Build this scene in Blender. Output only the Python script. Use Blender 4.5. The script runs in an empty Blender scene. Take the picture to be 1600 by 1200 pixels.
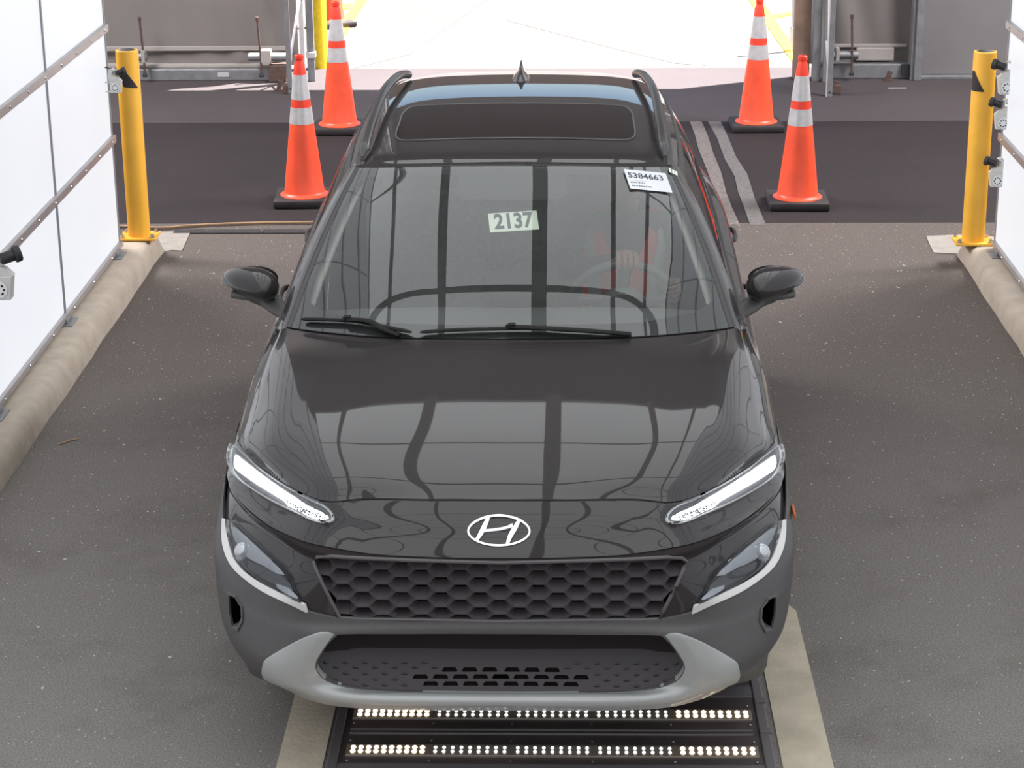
import bpy, bmesh, math, random
import numpy as np
from mathutils import Vector, Matrix
from mathutils.geometry import delaunay_2d_cdt
random.seed(7)
PI = math.pi

# ------------------------------------------------------------------ camera, world, sun, exposure
CAM_F, CAM_PITCH, CAM_YAW, CAM_ROLL, CAM_H = 3264.05, 0.334004, 0.0272152, -0.008336, 3.16509
def cam_basis():
    p, y, r0 = CAM_PITCH, CAM_YAW, CAM_ROLL
    f = np.array([-math.sin(y)*math.cos(p), math.cos(y)*math.cos(p), -math.sin(p)])
    r = np.array([math.cos(y), math.sin(y), 0.0]); u = np.cross(r, f)
    return f, r*math.cos(r0)+u*math.sin(r0), -r*math.sin(r0)+u*math.cos(r0)
FW, RT, UP = cam_basis()
EYE = np.array([0.0, 0.0, CAM_H])
scene = bpy.context.scene
COL = scene.collection
cd = bpy.data.cameras.new('camera'); cd.sensor_width = 36; cd.lens = CAM_F/1600*36; cd.clip_end = 300
cam = bpy.data.objects.new('camera', cd); COL.objects.link(cam)
cam.matrix_world = Matrix(((RT[0], UP[0], -FW[0], 0), (RT[1], UP[1], -FW[1], 0), (RT[2], UP[2], -FW[2], CAM_H), (0, 0, 0, 1)))
scene.camera = cam
vs = scene.view_settings
vs.view_transform = 'Standard'; vs.look = 'None'; vs.gamma = 1; vs.use_curve_mapping = False
vs.exposure = 0.0

SUN_EL, SUN_AZ = math.radians(69), math.radians(62)     # high sun beyond the doorway, a little to the right
w = bpy.data.worlds.new('sky'); scene.world = w; w.use_nodes = True
wn = w.node_tree.nodes; wl = w.node_tree.links
sky = wn.new('ShaderNodeTexSky'); sky.sky_type = 'NISHITA'; sky.sun_disc = False
sky.sun_elevation = SUN_EL; sky.sun_rotation = SUN_AZ; sky.altitude = 200; sky.air_density = 1.0; sky.dust_density = 1.2
wl.new(sky.outputs[0], wn['Background'].inputs[0]); wn['Background'].inputs[1].default_value = 0.22
sd = bpy.data.lights.new('sun', 'SUN'); sd.energy = 34.0; sd.angle = math.radians(0.6); sd.color = (1.0, 0.95, 0.9)
sun = bpy.data.objects.new('sun', sd); COL.objects.link(sun)
sdir = Vector((math.sin(SUN_AZ)*math.cos(SUN_EL), math.cos(SUN_AZ)*math.cos(SUN_EL), math.sin(SUN_EL)))
sun.rotation_euler = sdir.to_track_quat('Z', 'Y').to_euler(); sun.location = (3, 22, 9)
HALL_FILL = 1020
PANEL_WALL, PANEL_CEIL = 0.84, 1.75

# ------------------------------------------------------------------ measuring: where a sight line meets a plane
def ray(px, py):
    return FW*CAM_F + RT*(px-800) - UP*(py-600)
def hit(px, py, ax, val):
    d = ray(px, py); t = (val-EYE[ax])/d[ax]; return Vector(EYE+d*t)
def G(px, py, z=0.0): return hit(px, py, 2, z)

# ------------------------------------------------------------------ object helpers
def tag(o, label=None, cat=None, group=None, kind=None):
    if label: o['label'] = label
    if cat: o['category'] = cat
    if group: o['group'] = group
    if kind: o['kind'] = kind
    return o
def link(name, me, parent=None, loc=None):
    o = bpy.data.objects.new(name, me); COL.objects.link(o)
    if parent: o.parent = parent
    if loc is not None: o.location = loc
    return o
def empty(name, loc, rz=0.0, **kw):
    o = bpy.data.objects.new(name, None); COL.objects.link(o); o.empty_display_size = 0.1
    o.location = loc; o.rotation_euler = (0, 0, rz); return tag(o, **kw)
def obj(name, bm, mat, parent=None, loc=None, smooth=None):
    """one bmesh -> one mesh object (smooth = angle in degrees)"""
    bmesh.ops.recalc_face_normals(bm, faces=bm.faces[:])
    me = bpy.data.meshes.new(name); bm.to_mesh(me); bm.free()
    for m in (mat if isinstance(mat, (list, tuple)) else [mat]): me.materials.append(m)
    if smooth:
        me.shade_smooth() if hasattr(me, 'shade_smooth') else None
        me.set_sharp_from_angle(angle=math.radians(smooth))
    return link(name, me, parent, loc)
def grounded(name, bm, mat, smooth=None):
    """top-level mesh whose origin lies at the middle of its base"""
    vsx = [v.co for v in bm.verts]
    lo = Vector([min(c[i] for c in vsx) for i in range(3)]); hi = Vector([max(c[i] for c in vsx) for i in range(3)])
    o = Vector(((lo.x+hi.x)/2, (lo.y+hi.y)/2, lo.z))
    for v in bm.verts: v.co -= o
    return obj(name, bm, mat, None, o, smooth)
def struct(name, bm, mat, smooth=None):
    return tag(obj(name, bm, mat, smooth=smooth), kind='structure')
def copy_tree(o, parent=None):
    c = o.copy(); COL.objects.link(c)
    if parent: c.parent = parent
    for ch in list(o.children): copy_tree(ch, c)
    return c
def box(bm, x0, x1, y0, y1, z0, z1, bev=0.0, mi=0, M=None):
    vv = [bm.verts.new((x, y, z)) for x in (x0, x1) for y in (y0, y1) for z in (z0, z1)]
    fs = [bm.faces.new([vv[i] for i in q]) for q in ((0, 1, 3, 2), (4, 6, 7, 5), (0, 4, 5, 1), (2, 3, 7, 6), (0, 2, 6, 4), (1, 5, 7, 3))]
    for f in fs: f.material_index = mi
    if M is not None:
        for v in vv: v.co = M @ v.co
    if bev > 0:
        es = list({e for f in fs for e in f.edges})
        r = bmesh.ops.bevel(bm, geom=es, offset=bev, segments=2, profile=0.5, affect='EDGES', clamp_overlap=True)
        for f in r['faces']: f.material_index = mi
    return vv
def BM(): return bmesh.new()
def bbox(*a, **k):
    bm = BM(); box(bm, *a, **k); return bm
def ring_pts(c, r, n, ax=2, ph=0.0):
    out = []
    for i in range(n):
        a = 2*PI*i/n+ph; p = [0, 0, 0]; p[(ax+1) % 3] = r*math.cos(a); p[(ax+2) % 3] = r*math.sin(a)
        out.append(Vector(c)+Vector(p))
    return out
def lathe(bm, prof, c=(0, 0, 0), n=32, ax=2, caps=(True, True), mi=0):
    """prof = (radius, height) pairs along axis ax"""
    rings = []
    for r, h in prof:
        cc = list(c); cc[ax] += h
        rings.append([bm.verts.new(p) for p in ring_pts(cc, max(r, 1e-5), n, ax)])
    for k, (a, b) in enumerate(zip(rings, rings[1:])):
        for i in range(n):
            f = bm.faces.new((a[i], a[(i+1) % n], b[(i+1) % n], b[i])); f.material_index = mi[k] if isinstance(mi, (list, tuple)) else mi
    m0 = mi[0] if isinstance(mi, (list, tuple)) else mi; m1 = mi[-1] if isinstance(mi, (list, tuple)) else mi
    if caps[0]: bm.faces.new(rings[0][::-1]).material_index = m0
    if caps[1]: bm.faces.new(rings[-1]).material_index = m1
def tube(bm, pts, r, n=8, mi=0, sx=1.0, closed=False):
    """tube along a polyline; r a number or a list, sx widens the section sideways"""
    P = [Vector(p) for p in pts]; rings = []; N = len(P)
    for i, p in enumerate(P):
        a = P[(i-1) % N] if (closed or i) else p; b = P[(i+1) % N] if (closed or i < N-1) else p
        t = (b-a).normalized(); ref = Vector((0, 0, 1)) if abs(t.z) < 0.9 else Vector((1, 0, 0))
        s = t.cross(ref).normalized(); u = s.cross(t)
        rr = r[i] if isinstance(r, (list, tuple)) else r
        rings.append([bm.verts.new(p+s*rr*sx*math.cos(2*PI*k/n)+u*rr*math.sin(2*PI*k/n)) for k in range(n)])
    prs = list(zip(rings, rings[1:]))+([(rings[-1], rings[0])] if closed else [])
    for a, b in prs:
        for i in range(n): bm.faces.new((a[i], a[(i+1) % n], b[(i+1) % n], b[i])).material_index = mi
    if not closed:
        bm.faces.new(rings[0][::-1]).material_index = mi; bm.faces.new(rings[-1]).material_index = mi
def smooth_pts(pts, k=6, closed=False):
    P = [Vector(p) for p in pts]; N = len(P); out = []
    rng = range(N) if closed else range(N-1)
    for i in rng:
        p1, p2 = P[i], P[(i+1) % N]
        p0 = P[(i-1) % N] if (closed or i) else p1*2-p2
        p3 = P[(i+2) % N] if (closed or i < N-2) else p2*2-p1
        for j in range(k):
            t = j/k
            out.append(0.5*((2*p1)+(p2-p0)*t+(2*p0-5*p1+4*p2-p3)*t*t+(3*p1-p0-3*p2+p3)*t**3))
    if not closed: out.append(P[-1].copy())
    return out
def prism(bm, poly, axis, a, b, mi=0):
    """polygon of 2-D points extruded along an axis from a to b"""
    o = [i for i in range(3) if i != axis]
    def mk(p, h):
        q = [0, 0, 0]; q[o[0]], q[o[1]] = p; q[axis] = h; return bm.verts.new(q)
    A = [mk(p, a) for p in poly]; B = [mk(p, b) for p in poly]; n = len(poly)
    bm.faces.new(A).material_index = mi; bm.faces.new(B[::-1]).material_index = mi
    for i in range(n): bm.faces.new((A[i], A[(i+1) % n], B[(i+1) % n], B[i])).material_index = mi

# ------------------------------------------------------------------ materials
def srgb(r, g, b):
    f = lambda c: (c/255/12.92) if c/255 <= 0.04045 else ((c/255+0.055)/1.055)**2.4
    return (f(r), f(g), f(b), 1)
def mat(name, col, rough=0.5, metal=0.0, coat=0.0, spec=0.5, emit=None, es=0.0, noise=None, bump=0.0, bscale=60, alpha=None, coat_rough=0.02):
    m = bpy.data.materials.new(name); m.use_nodes = True; nt = m.node_tree; b = nt.nodes['Principled BSDF']
    c = col if len(col) == 4 else (*col, 1)
    b.inputs['Base Color'].default_value = c; b.inputs['Roughness'].default_value = rough; b.inputs['Metallic'].default_value = metal
    b.inputs['Coat Weight'].default_value = coat; b.inputs['Coat Roughness'].default_value = coat_rough; b.inputs['Specular IOR Level'].default_value = spec
    if emit: b.inputs['Emission Color'].default_value = (*emit[:3], 1); b.inputs['Emission Strength'].default_value = es
    tc = nt.nodes.new('ShaderNodeTexCoord')
    n = nt.nodes.new('ShaderNodeTexNoise'); n.inputs['Detail'].default_value = 6
    nt.links.new(tc.outputs['Object'], n.inputs['Vector'])
    sc, amt = noise if noise else (4.0, 0.04)
    n.inputs['Scale'].default_value = sc
    r = nt.nodes.new('ShaderNodeMapRange'); r.inputs['From Min'].default_value = 0.3; r.inputs['From Max'].default_value = 0.7
    r.inputs['To Min'].default_value = 1-amt; r.inputs['To Max'].default_value = 1+amt
    nt.links.new(n.outputs['Fac'], r.inputs['Value'])
    mx = nt.nodes.new('ShaderNodeVectorMath'); mx.operation = 'SCALE'; mx.inputs[0].default_value = c[:3]
    nt.links.new(r.outputs[0], mx.inputs['Scale']); nt.links.new(mx.outputs[0], b.inputs['Base Color'])
    if bump:
        n2 = nt.nodes.new('ShaderNodeTexNoise'); n2.inputs['Scale'].default_value = bscale; n2.inputs['Detail'].default_value = 4
        nt.links.new(tc.outputs['Object'], n2.inputs['Vector'])
        bp = nt.nodes.new('ShaderNodeBump'); bp.inputs['Strength'].default_value = bump; bp.inputs['Distance'].default_value = 0.01
        nt.links.new(n2.outputs['Fac'], bp.inputs['Height']); nt.links.new(bp.outputs[0], b.inputs['Normal'])
    return m
def glow(name, col, st, noise=0.0):
    m = bpy.data.materials.new(name); m.use_nodes = True; nt = m.node_tree; b = nt.nodes['Principled BSDF']
    b.inputs['Base Color'].default_value = (0.06, 0.06, 0.06, 1); b.inputs['Roughness'].default_value = 0.4; b.inputs['Specular IOR Level'].default_value = 0.2
    b.inputs['Emission Color'].default_value = (*col[:3], 1); b.inputs['Emission Strength'].default_value = st
    if noise:
        tc = nt.nodes.new('ShaderNodeTexCoord'); n = nt.nodes.new('ShaderNodeTexNoise'); n.inputs['Scale'].default_value = 0.9
        r = nt.nodes.new('ShaderNodeMapRange'); r.inputs['To Min'].default_value = st*(1-noise); r.inputs['To Max'].default_value = st*(1+noise)
        nt.links.new(tc.outputs['Object'], n.inputs['Vector']); nt.links.new(n.outputs['Fac'], r.inputs['Value']); nt.links.new(r.outputs[0], b.inputs['Emission Strength'])
    return m
def glass_mat(name, tint, boost=1.0, base=0.0, rough=0.0, haze=0.0):
    m = bpy.data.materials.new(name); m.use_nodes = True; nt = m.node_tree; nt.nodes.remove(nt.nodes['Principled BSDF'])
    out = nt.nodes['Material Output']; t = nt.nodes.new('ShaderNodeBsdfTransparent'); t.inputs[0].default_value = (*tint, 1)
    g = nt.nodes.new('ShaderNodeBsdfGlossy'); g.inputs['Roughness'].default_value = rough; g.inputs[0].default_value = (1, 1, 1, 1)
    fr = nt.nodes.new('ShaderNodeFresnel'); fr.inputs[0].default_value = 1.5
    mm = nt.nodes.new('ShaderNodeMath'); mm.operation = 'MULTIPLY_ADD'; mm.inputs[1].default_value = boost; mm.inputs[2].default_value = base; mm.use_clamp = True
    mx = nt.nodes.new('ShaderNodeMixShader'); nt.links.new(fr.outputs[0], mm.inputs[0]); nt.links.new(mm.outputs[0], mx.inputs[0])
    nt.links.new(t.outputs[0], mx.inputs[1]); nt.links.new(g.outputs[0], mx.inputs[2]); last = mx
    if haze:
        df = nt.nodes.new('ShaderNodeBsdfDiffuse'); df.inputs[0].default_value = (0.62, 0.68, 0.66, 1); last = nt.nodes.new('ShaderNodeMixShader')
        tc = nt.nodes.new('ShaderNodeTexCoord'); nz = nt.nodes.new('ShaderNodeTexNoise'); nz.inputs['Scale'].default_value = 3; nt.links.new(tc.outputs['Object'], nz.inputs['Vector'])
        mr = nt.nodes.new('ShaderNodeMapRange'); mr.inputs['To Min'].default_value = haze*0.7; mr.inputs['To Max'].default_value = haze*1.3; nt.links.new(nz.outputs['Fac'], mr.inputs['Value'])
        nt.links.new(mr.outputs[0], last.inputs[0]); nt.links.new(mx.outputs[0], last.inputs[1]); nt.links.new(df.outputs[0], last.inputs[2])
    nt.links.new(last.outputs[0], out.inputs[0])
    return m
def asphalt(name, dark, light, speck, bump=0.5, spk_scale=75, big=0.7, spk_lo=0.72, near_light=None):
    m = bpy.data.materials.new(name); m.use_nodes = True; nt = m.node_tree; b = nt.nodes['Principled BSDF']
    b.inputs['Roughness'].default_value = 0.85; b.inputs['Specular IOR Level'].default_value = 0.3
    tc = nt.nodes.new('ShaderNodeTexCoord')
    def noise(s, d, rg=0.6):
        n = nt.nodes.new('ShaderNodeTexNoise'); n.inputs['Scale'].default_value = s; n.inputs['Detail'].default_value = d; n.inputs['Roughness'].default_value = rg
        nt.links.new(tc.outputs['Object'], n.inputs['Vector']); return n
    def rng(src, a, c, lo=0.0, hi=1.0):
        r = nt.nodes.new('ShaderNodeMapRange'); r.inputs['From Min'].default_value = a; r.inputs['From Max'].default_value = c
        r.inputs['To Min'].default_value = lo; r.inputs['To Max'].default_value = hi
        nt.links.new(src, r.inputs['Value']); return r.outputs[0]
    def mix(fac, a, c, mode='MIX'):
        x = nt.nodes.new('ShaderNodeMix'); x.data_type = 'RGBA'; x.blend_type = mode
        for s, v in ((0, fac), (6, a), (7, c)):
            if hasattr(v, 'links') or hasattr(v, 'is_linked'): nt.links.new(v, x.inputs[s])
            else: x.inputs[s].default_value = v
        return x.outputs[2]
    n1 = noise(big, 5); n2 = noise(160, 3); n3 = noise(spk_scale, 1, 0.4); n4 = noise(9, 6, 0.7)
    c = mix(rng(n1.outputs['Fac'], 0.35, 0.65), dark, light)
    c = mix(rng(n4.outputs['Fac'], 0.35, 0.7, 0.0, 0.35), c, tuple([x*0.7 for x in dark[:3]]+[1]))
    c = mix(rng(n2.outputs['Fac'], 0.3, 0.7, 0.0, 0.7), c, tuple([x*2.1 for x in light[:3]]+[1]))
    if near_light:  # lighter towards the camera: brighter near light put into the colour
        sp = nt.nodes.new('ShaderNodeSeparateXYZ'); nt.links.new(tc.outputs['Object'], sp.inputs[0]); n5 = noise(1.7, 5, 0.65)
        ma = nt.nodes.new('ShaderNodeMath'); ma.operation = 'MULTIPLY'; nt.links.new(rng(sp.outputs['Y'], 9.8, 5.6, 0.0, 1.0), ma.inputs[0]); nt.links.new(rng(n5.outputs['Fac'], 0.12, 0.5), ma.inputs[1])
        c = mix(ma.outputs[0], c, near_light)
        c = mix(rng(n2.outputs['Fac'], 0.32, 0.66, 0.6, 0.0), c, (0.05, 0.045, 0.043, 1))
    c = mix(rng(n3.outputs['Fac'], spk_lo, spk_lo+0.06), c, speck)
    nt.links.new(c, b.inputs['Base Color'])
    bp = nt.nodes.new('ShaderNodeBump'); bp.inputs['Strength'].default_value = bump; bp.inputs['Distance'].default_value = 0.006
    nt.links.new(n2.outputs['Fac'], bp.inputs['Height']); nt.links.new(bp.outputs[0], b.inputs['Normal'])
    return m

M = {}
M['asphalt'] = asphalt('asphalt', (0.070, 0.056, 0.051, 1), (0.106, 0.089, 0.080, 1), (0.6, 0.57, 0.52, 1), near_light=(0.30, 0.28, 0.26, 1))
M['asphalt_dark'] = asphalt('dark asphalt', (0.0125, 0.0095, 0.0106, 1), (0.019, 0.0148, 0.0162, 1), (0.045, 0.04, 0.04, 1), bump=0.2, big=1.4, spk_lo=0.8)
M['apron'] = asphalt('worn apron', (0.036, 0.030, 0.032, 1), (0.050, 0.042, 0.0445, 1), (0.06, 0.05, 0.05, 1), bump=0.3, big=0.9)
M['yard'] = asphalt('sunlit pavement', (0.068, 0.056, 0.053, 1), (0.084, 0.070, 0.066, 1), (0.03, 0.022, 0.022, 1), bump=0.3, spk_scale=40, big=0.4, spk_lo=0.7)
M['yard_pale'] = asphalt('pale pavement', (0.094, 0.087, 0.084, 1), (0.108, 0.101, 0.098, 1), (0.04, 0.03, 0.03, 1), bump=0.3, spk_scale=30, big=0.4, spk_lo=0.74)
M['concrete'] = mat('kerb concrete', srgb(168, 157, 143), 0.85, noise=(9, 0.12), bump=0.35, bscale=50)
M['strip'] = mat('floor strip concrete', srgb(196, 185, 165), 0.85, noise=(7, 0.14), bump=0.3, bscale=60)
M['patch'] = mat('patch concrete', srgb(150, 145, 138), 0.85, noise=(12, 0.12), bump=0.3)
M['panel'] = glow('lit panel', (0.95, 0.98, 1.04), PANEL_WALL, 0.05)
M['panel_ceiling'] = glow('lit ceiling panel', (0.96, 0.99, 1.0), PANEL_CEIL, 0.05)
M['alu'] = mat('aluminium rail', (0.42, 0.40, 0.40), 0.4, metal=0.6, noise=(6, 0.08))
M['beam'] = mat('grey painted beam', (0.34, 0.32, 0.32), 0.5)
M['joint'] = mat('panel joint profile', (0.28, 0.29, 0.31), 0.45, metal=0.4)
M['steel'] = mat('bolt steel', (0.5, 0.5, 0.5), 0.3, metal=1.0)
M['galv'] = mat('galvanised steel', (0.26, 0.27, 0.285), 0.5, metal=0.5, noise=(14, 0.15))
M['galv_light'] = mat('pale galvanised steel', (0.62, 0.62, 0.64), 0.45, metal=0.4, noise=(14, 0.1))
M['fabric'] = mat('tent fabric', (0.185, 0.170, 0.163), 0.8, noise=(1.2, 0.06), bump=0.15, bscale=6)
M['fabric_pale'] = mat('pale tent strap', (0.34, 0.315, 0.30), 0.8)
M['roofing'] = mat('hall roof lining', (0.11, 0.10, 0.10), 0.9)
M['door'] = mat('grey door', (0.19, 0.183, 0.187), 0.6)
M['rust'] = mat('rusty brown steel', (0.09, 0.055, 0.045), 0.8, noise=(40, 0.3))
M['timber'] = mat('brown timber', (0.21, 0.14, 0.105), 0.75, noise=(8, 0.2), bump=0.3)
M['yellow'] = mat('bollard yellow paint', srgb(244, 182, 62), 0.45, noise=(6, 0.07))
M['yellow_line'] = mat('yellow road paint', (0.85, 0.62, 0.02), 0.7, noise=(30, 0.12))
M['white_line'] = mat('worn white paint', (0.15, 0.132, 0.122), 0.8, noise=(45, 0.35), bump=0.3)
M['white_line2'] = mat('worn grey paint', (0.125, 0.12, 0.115), 0.8, noise=(35, 0.22), bump=0.3)
M['cone'] = mat('orange cone plastic', (0.98, 0.105, 0.045), 0.38, noise=(7, 0.12), spec=0.5)
M['cone_red'] = mat('red cone collar', (0.92, 0.065, 0.035), 0.4, noise=(7, 0.08))
M['reflective'] = mat('reflective band', (0.66, 0.66, 0.68), 0.35, metal=0.35, noise=(25, 0.08))
M['rubber'] = mat('black rubber', (0.03, 0.026, 0.028), 0.7, noise=(20, 0.2))
M['black'] = mat('black plastic', (0.02, 0.02, 0.022), 0.5)
M['hose'] = mat('tan hose', (0.36, 0.23, 0.13), 0.6)
M['pod'] = mat('pale grey camera bracket', (0.62, 0.61, 0.58), 0.45)
M['white'] = mat('white plastic', (0.8, 0.8, 0.8), 0.5)
# car
M['paint'] = mat('black car paint', (0.027, 0.0235, 0.0245), 0.45, coat=1.0, spec=0.15, noise=(3, 0.02))
M['piano'] = mat('gloss black trim', (0.012, 0.012, 0.013), 0.3, coat=1.0)
M['cladding'] = mat('dark grey textured cladding', (0.088, 0.084, 0.085), 0.5, noise=(90, 0.06), bump=0.05, bscale=700)
M['skid'] = mat('silver grey skid paint', (0.44, 0.45, 0.445), 0.42, metal=0.2, coat=0.2)
M['trim'] = mat('satin silver trim', (0.80, 0.785, 0.76), 0.3, metal=0.45)
M['chrome'] = mat('chrome', (0.82, 0.83, 0.85), 0.08, metal=1.0)
M['grille'] = mat('grille plastic', (0.11, 0.098, 0.103), 0.4)
M['grille_low'] = mat('intake plastic', (0.042, 0.034, 0.037), 0.5)
M['pit'] = mat('unlit slot', (0.002, 0.002, 0.002), 0.95, spec=0.0)  # near black: shade inside vents and middle slot put into the colour
M['void'] = mat('dark recess', (0.02, 0.014, 0.016), 0.9)
M['liner'] = mat('inner body', (0.008, 0.008, 0.009), 0.8)
M['wind'] = glass_mat('windscreen glass', (0.97, 1.0, 0.98), 1.85, 0.0, haze=0.03)
M['side_glass'] = glass_mat('side glass', (0.62, 0.66, 0.63), 0.9, 0.0)
M['lens'] = glass_mat('lamp lens', (0.9, 0.92, 0.94), 0.9, 0.0)
M['sunroof'] = mat('sunroof glass', (0.012, 0.010, 0.010), 0.06, spec=0.45)
M['seal'] = mat('rubber seal', (0.07, 0.066, 0.066), 0.6)
M['seal_light'] = mat('grey seal', (0.14, 0.13, 0.13), 0.5)
M['wiper'] = mat('wiper black', (0.010, 0.009, 0.009), 0.6, spec=0.25)
M['drl'] = glow('lit daytime lamp', (0.93, 0.96, 1.0), 2.6)
M['drl_spark'] = glow('lamp crystals', (0.95, 0.95, 1.0), 1.0)
M['reflector'] = mat('lamp reflector', (0.62, 0.63, 0.66), 0.2, metal=0.35)
M['lamp_grey'] = mat('lamp housing grey', (0.10, 0.10, 0.105), 0.35, coat=0.4)
M['rail'] = mat('roof rail satin', (0.045, 0.044, 0.045), 0.38, coat=0.2)
M['lamp_black'] = mat('lamp housing black', (0.018, 0.018, 0.02), 0.3, coat=0.5)
M['amber'] = mat('amber marker', (0.55, 0.14, 0.02), 0.3)
M['red_lamp'] = mat('red tail lamp', (0.3, 0.01, 0.01), 0.15, coat=1.0)
M['tyre'] = mat('tyre rubber', (0.018, 0.018, 0.018), 0.8)
M['rim'] = mat('alloy wheel', (0.35, 0.35, 0.36), 0.3, metal=0.9)
M['dash'] = mat('dashboard plastic', (0.13, 0.135, 0.135), 0.65)
M['seat'] = mat('seat cloth', (0.16, 0.16, 0.16), 0.85, noise=(60, 0.15))
M['headliner'] = mat('pale headliner', (0.62, 0.62, 0.57), 0.85)
M['wheel_grey'] = mat('steering wheel leather', (0.10, 0.105, 0.105), 0.5)
M['paper'] = mat('white paper', (0.82, 0.84, 0.88), 0.7)
M['paper_green'] = mat('pale green paper', (0.86, 0.92, 0.80), 0.7)
M['ink'] = mat('dark ink', (0.07, 0.07, 0.09), 0.7)
M['ink_red'] = mat('faint red ink', (0.6, 0.35, 0.38), 0.7)
M['skin'] = mat('skin', (0.24, 0.125, 0.08), 0.55)
M['vest'] = mat('orange safety vest', (1.0, 0.10, 0.05), 0.7)
M['stripe'] = mat('silver vest stripe', (0.55, 0.62, 0.64), 0.45)
M['shirt'] = mat('dark shirt', (0.03, 0.032, 0.04), 0.85)
M['hair'] = mat('dark hair', (0.012, 0.01, 0.009), 0.7)
M['trousers'] = mat('dark trousers', (0.03, 0.035, 0.05), 0.85)
M['plate'] = mat('dark steel plate', (0.10, 0.082, 0.082), 0.4, metal=0.3, noise=(5, 0.2))
M['plate_frame'] = mat('grey steel frame', (0.16, 0.15, 0.155), 0.45, metal=0.3)
M['led_tray'] = mat('led tray', (0.30, 0.26, 0.22), 0.35, metal=0.5)
M['led_warm'] = glow('warm led', (1.0, 0.80, 0.58), 6.0)
M['led_white'] = glow('white led', (0.93, 0.95, 1.0), 6.0)
M['led_edge'] = glow('led strip glow', (1.0, 0.78, 0.55), 0.9)
M['stone'] = mat('pale grit', (0.55, 0.52, 0.47), 0.8)

def text_mesh(s, size, depth, Mx, bm, mi, bold=0.0, xs=1.0):
    cu = bpy.data.curves.new('t', 'FONT'); cu.body = s; cu.size = size; cu.extrude = depth; cu.offset = bold
    cu.align_x = 'CENTER'; cu.align_y = 'CENTER'; cu.resolution_u = 3
    o = bpy.data.objects.new('t', cu); COL.objects.link(o)
    dg = bpy.context.evaluated_depsgraph_get(); me = bpy.data.meshes.new_from_object(o.evaluated_get(dg))
    bpy.data.objects.remove(o); me.transform(Matrix.Diagonal((xs, 1, 1, 1))); me.transform(Mx)
    n0 = len(bm.faces); bm.from_mesh(me); bm.faces.ensure_lookup_table()
    for f in bm.faces[n0:]: f.material_index = mi
    bpy.data.meshes.remove(me)

# ================================================================== THE SETTING
WL, WR, WEND, WSTART, PH, PW = -2.45, 2.33, 11.03, -5.0, 0.60, 1.323
CEIL_Z = 4.9
def slab(bm, x0, x1, y0, y1, z, t=0.05, nx=1, ny=1): box(bm, x0, x1, y0, y1, z-t, z)
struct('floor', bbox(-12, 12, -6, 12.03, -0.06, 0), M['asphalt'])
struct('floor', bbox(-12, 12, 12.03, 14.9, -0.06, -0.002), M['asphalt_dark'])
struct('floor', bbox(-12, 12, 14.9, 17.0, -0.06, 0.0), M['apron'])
# pavement outside: a pale apron cut off on a slant, then pinkish asphalt
bm = BM(); prism(bm, [(-40, 17.0), (40, 17.0), (40, 90), (-40, 90)], 2, -0.06, -0.004); struct('floor', bm, M['yard_pale'])
bm = BM(); prism(bm, [(-12, 17.0), (-1.75, 17.0), (-1.33, 17.65), (-0.78, 20.63), (0.9, 30.0), (-12, 30.0)], 2, -0.02, 0.0); struct('floor', bm, M['yard'])
bm = BM(); prism(bm, [(-0.55, 19.4), (0.35, 18.0), (0.9, 17.2), (1.15, 17.1), (0.9, 19.0), (1.3, 30.0), (-0.1, 30)], 2, -0.02, -0.001); struct('floor', bm, M['yard'])

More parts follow.
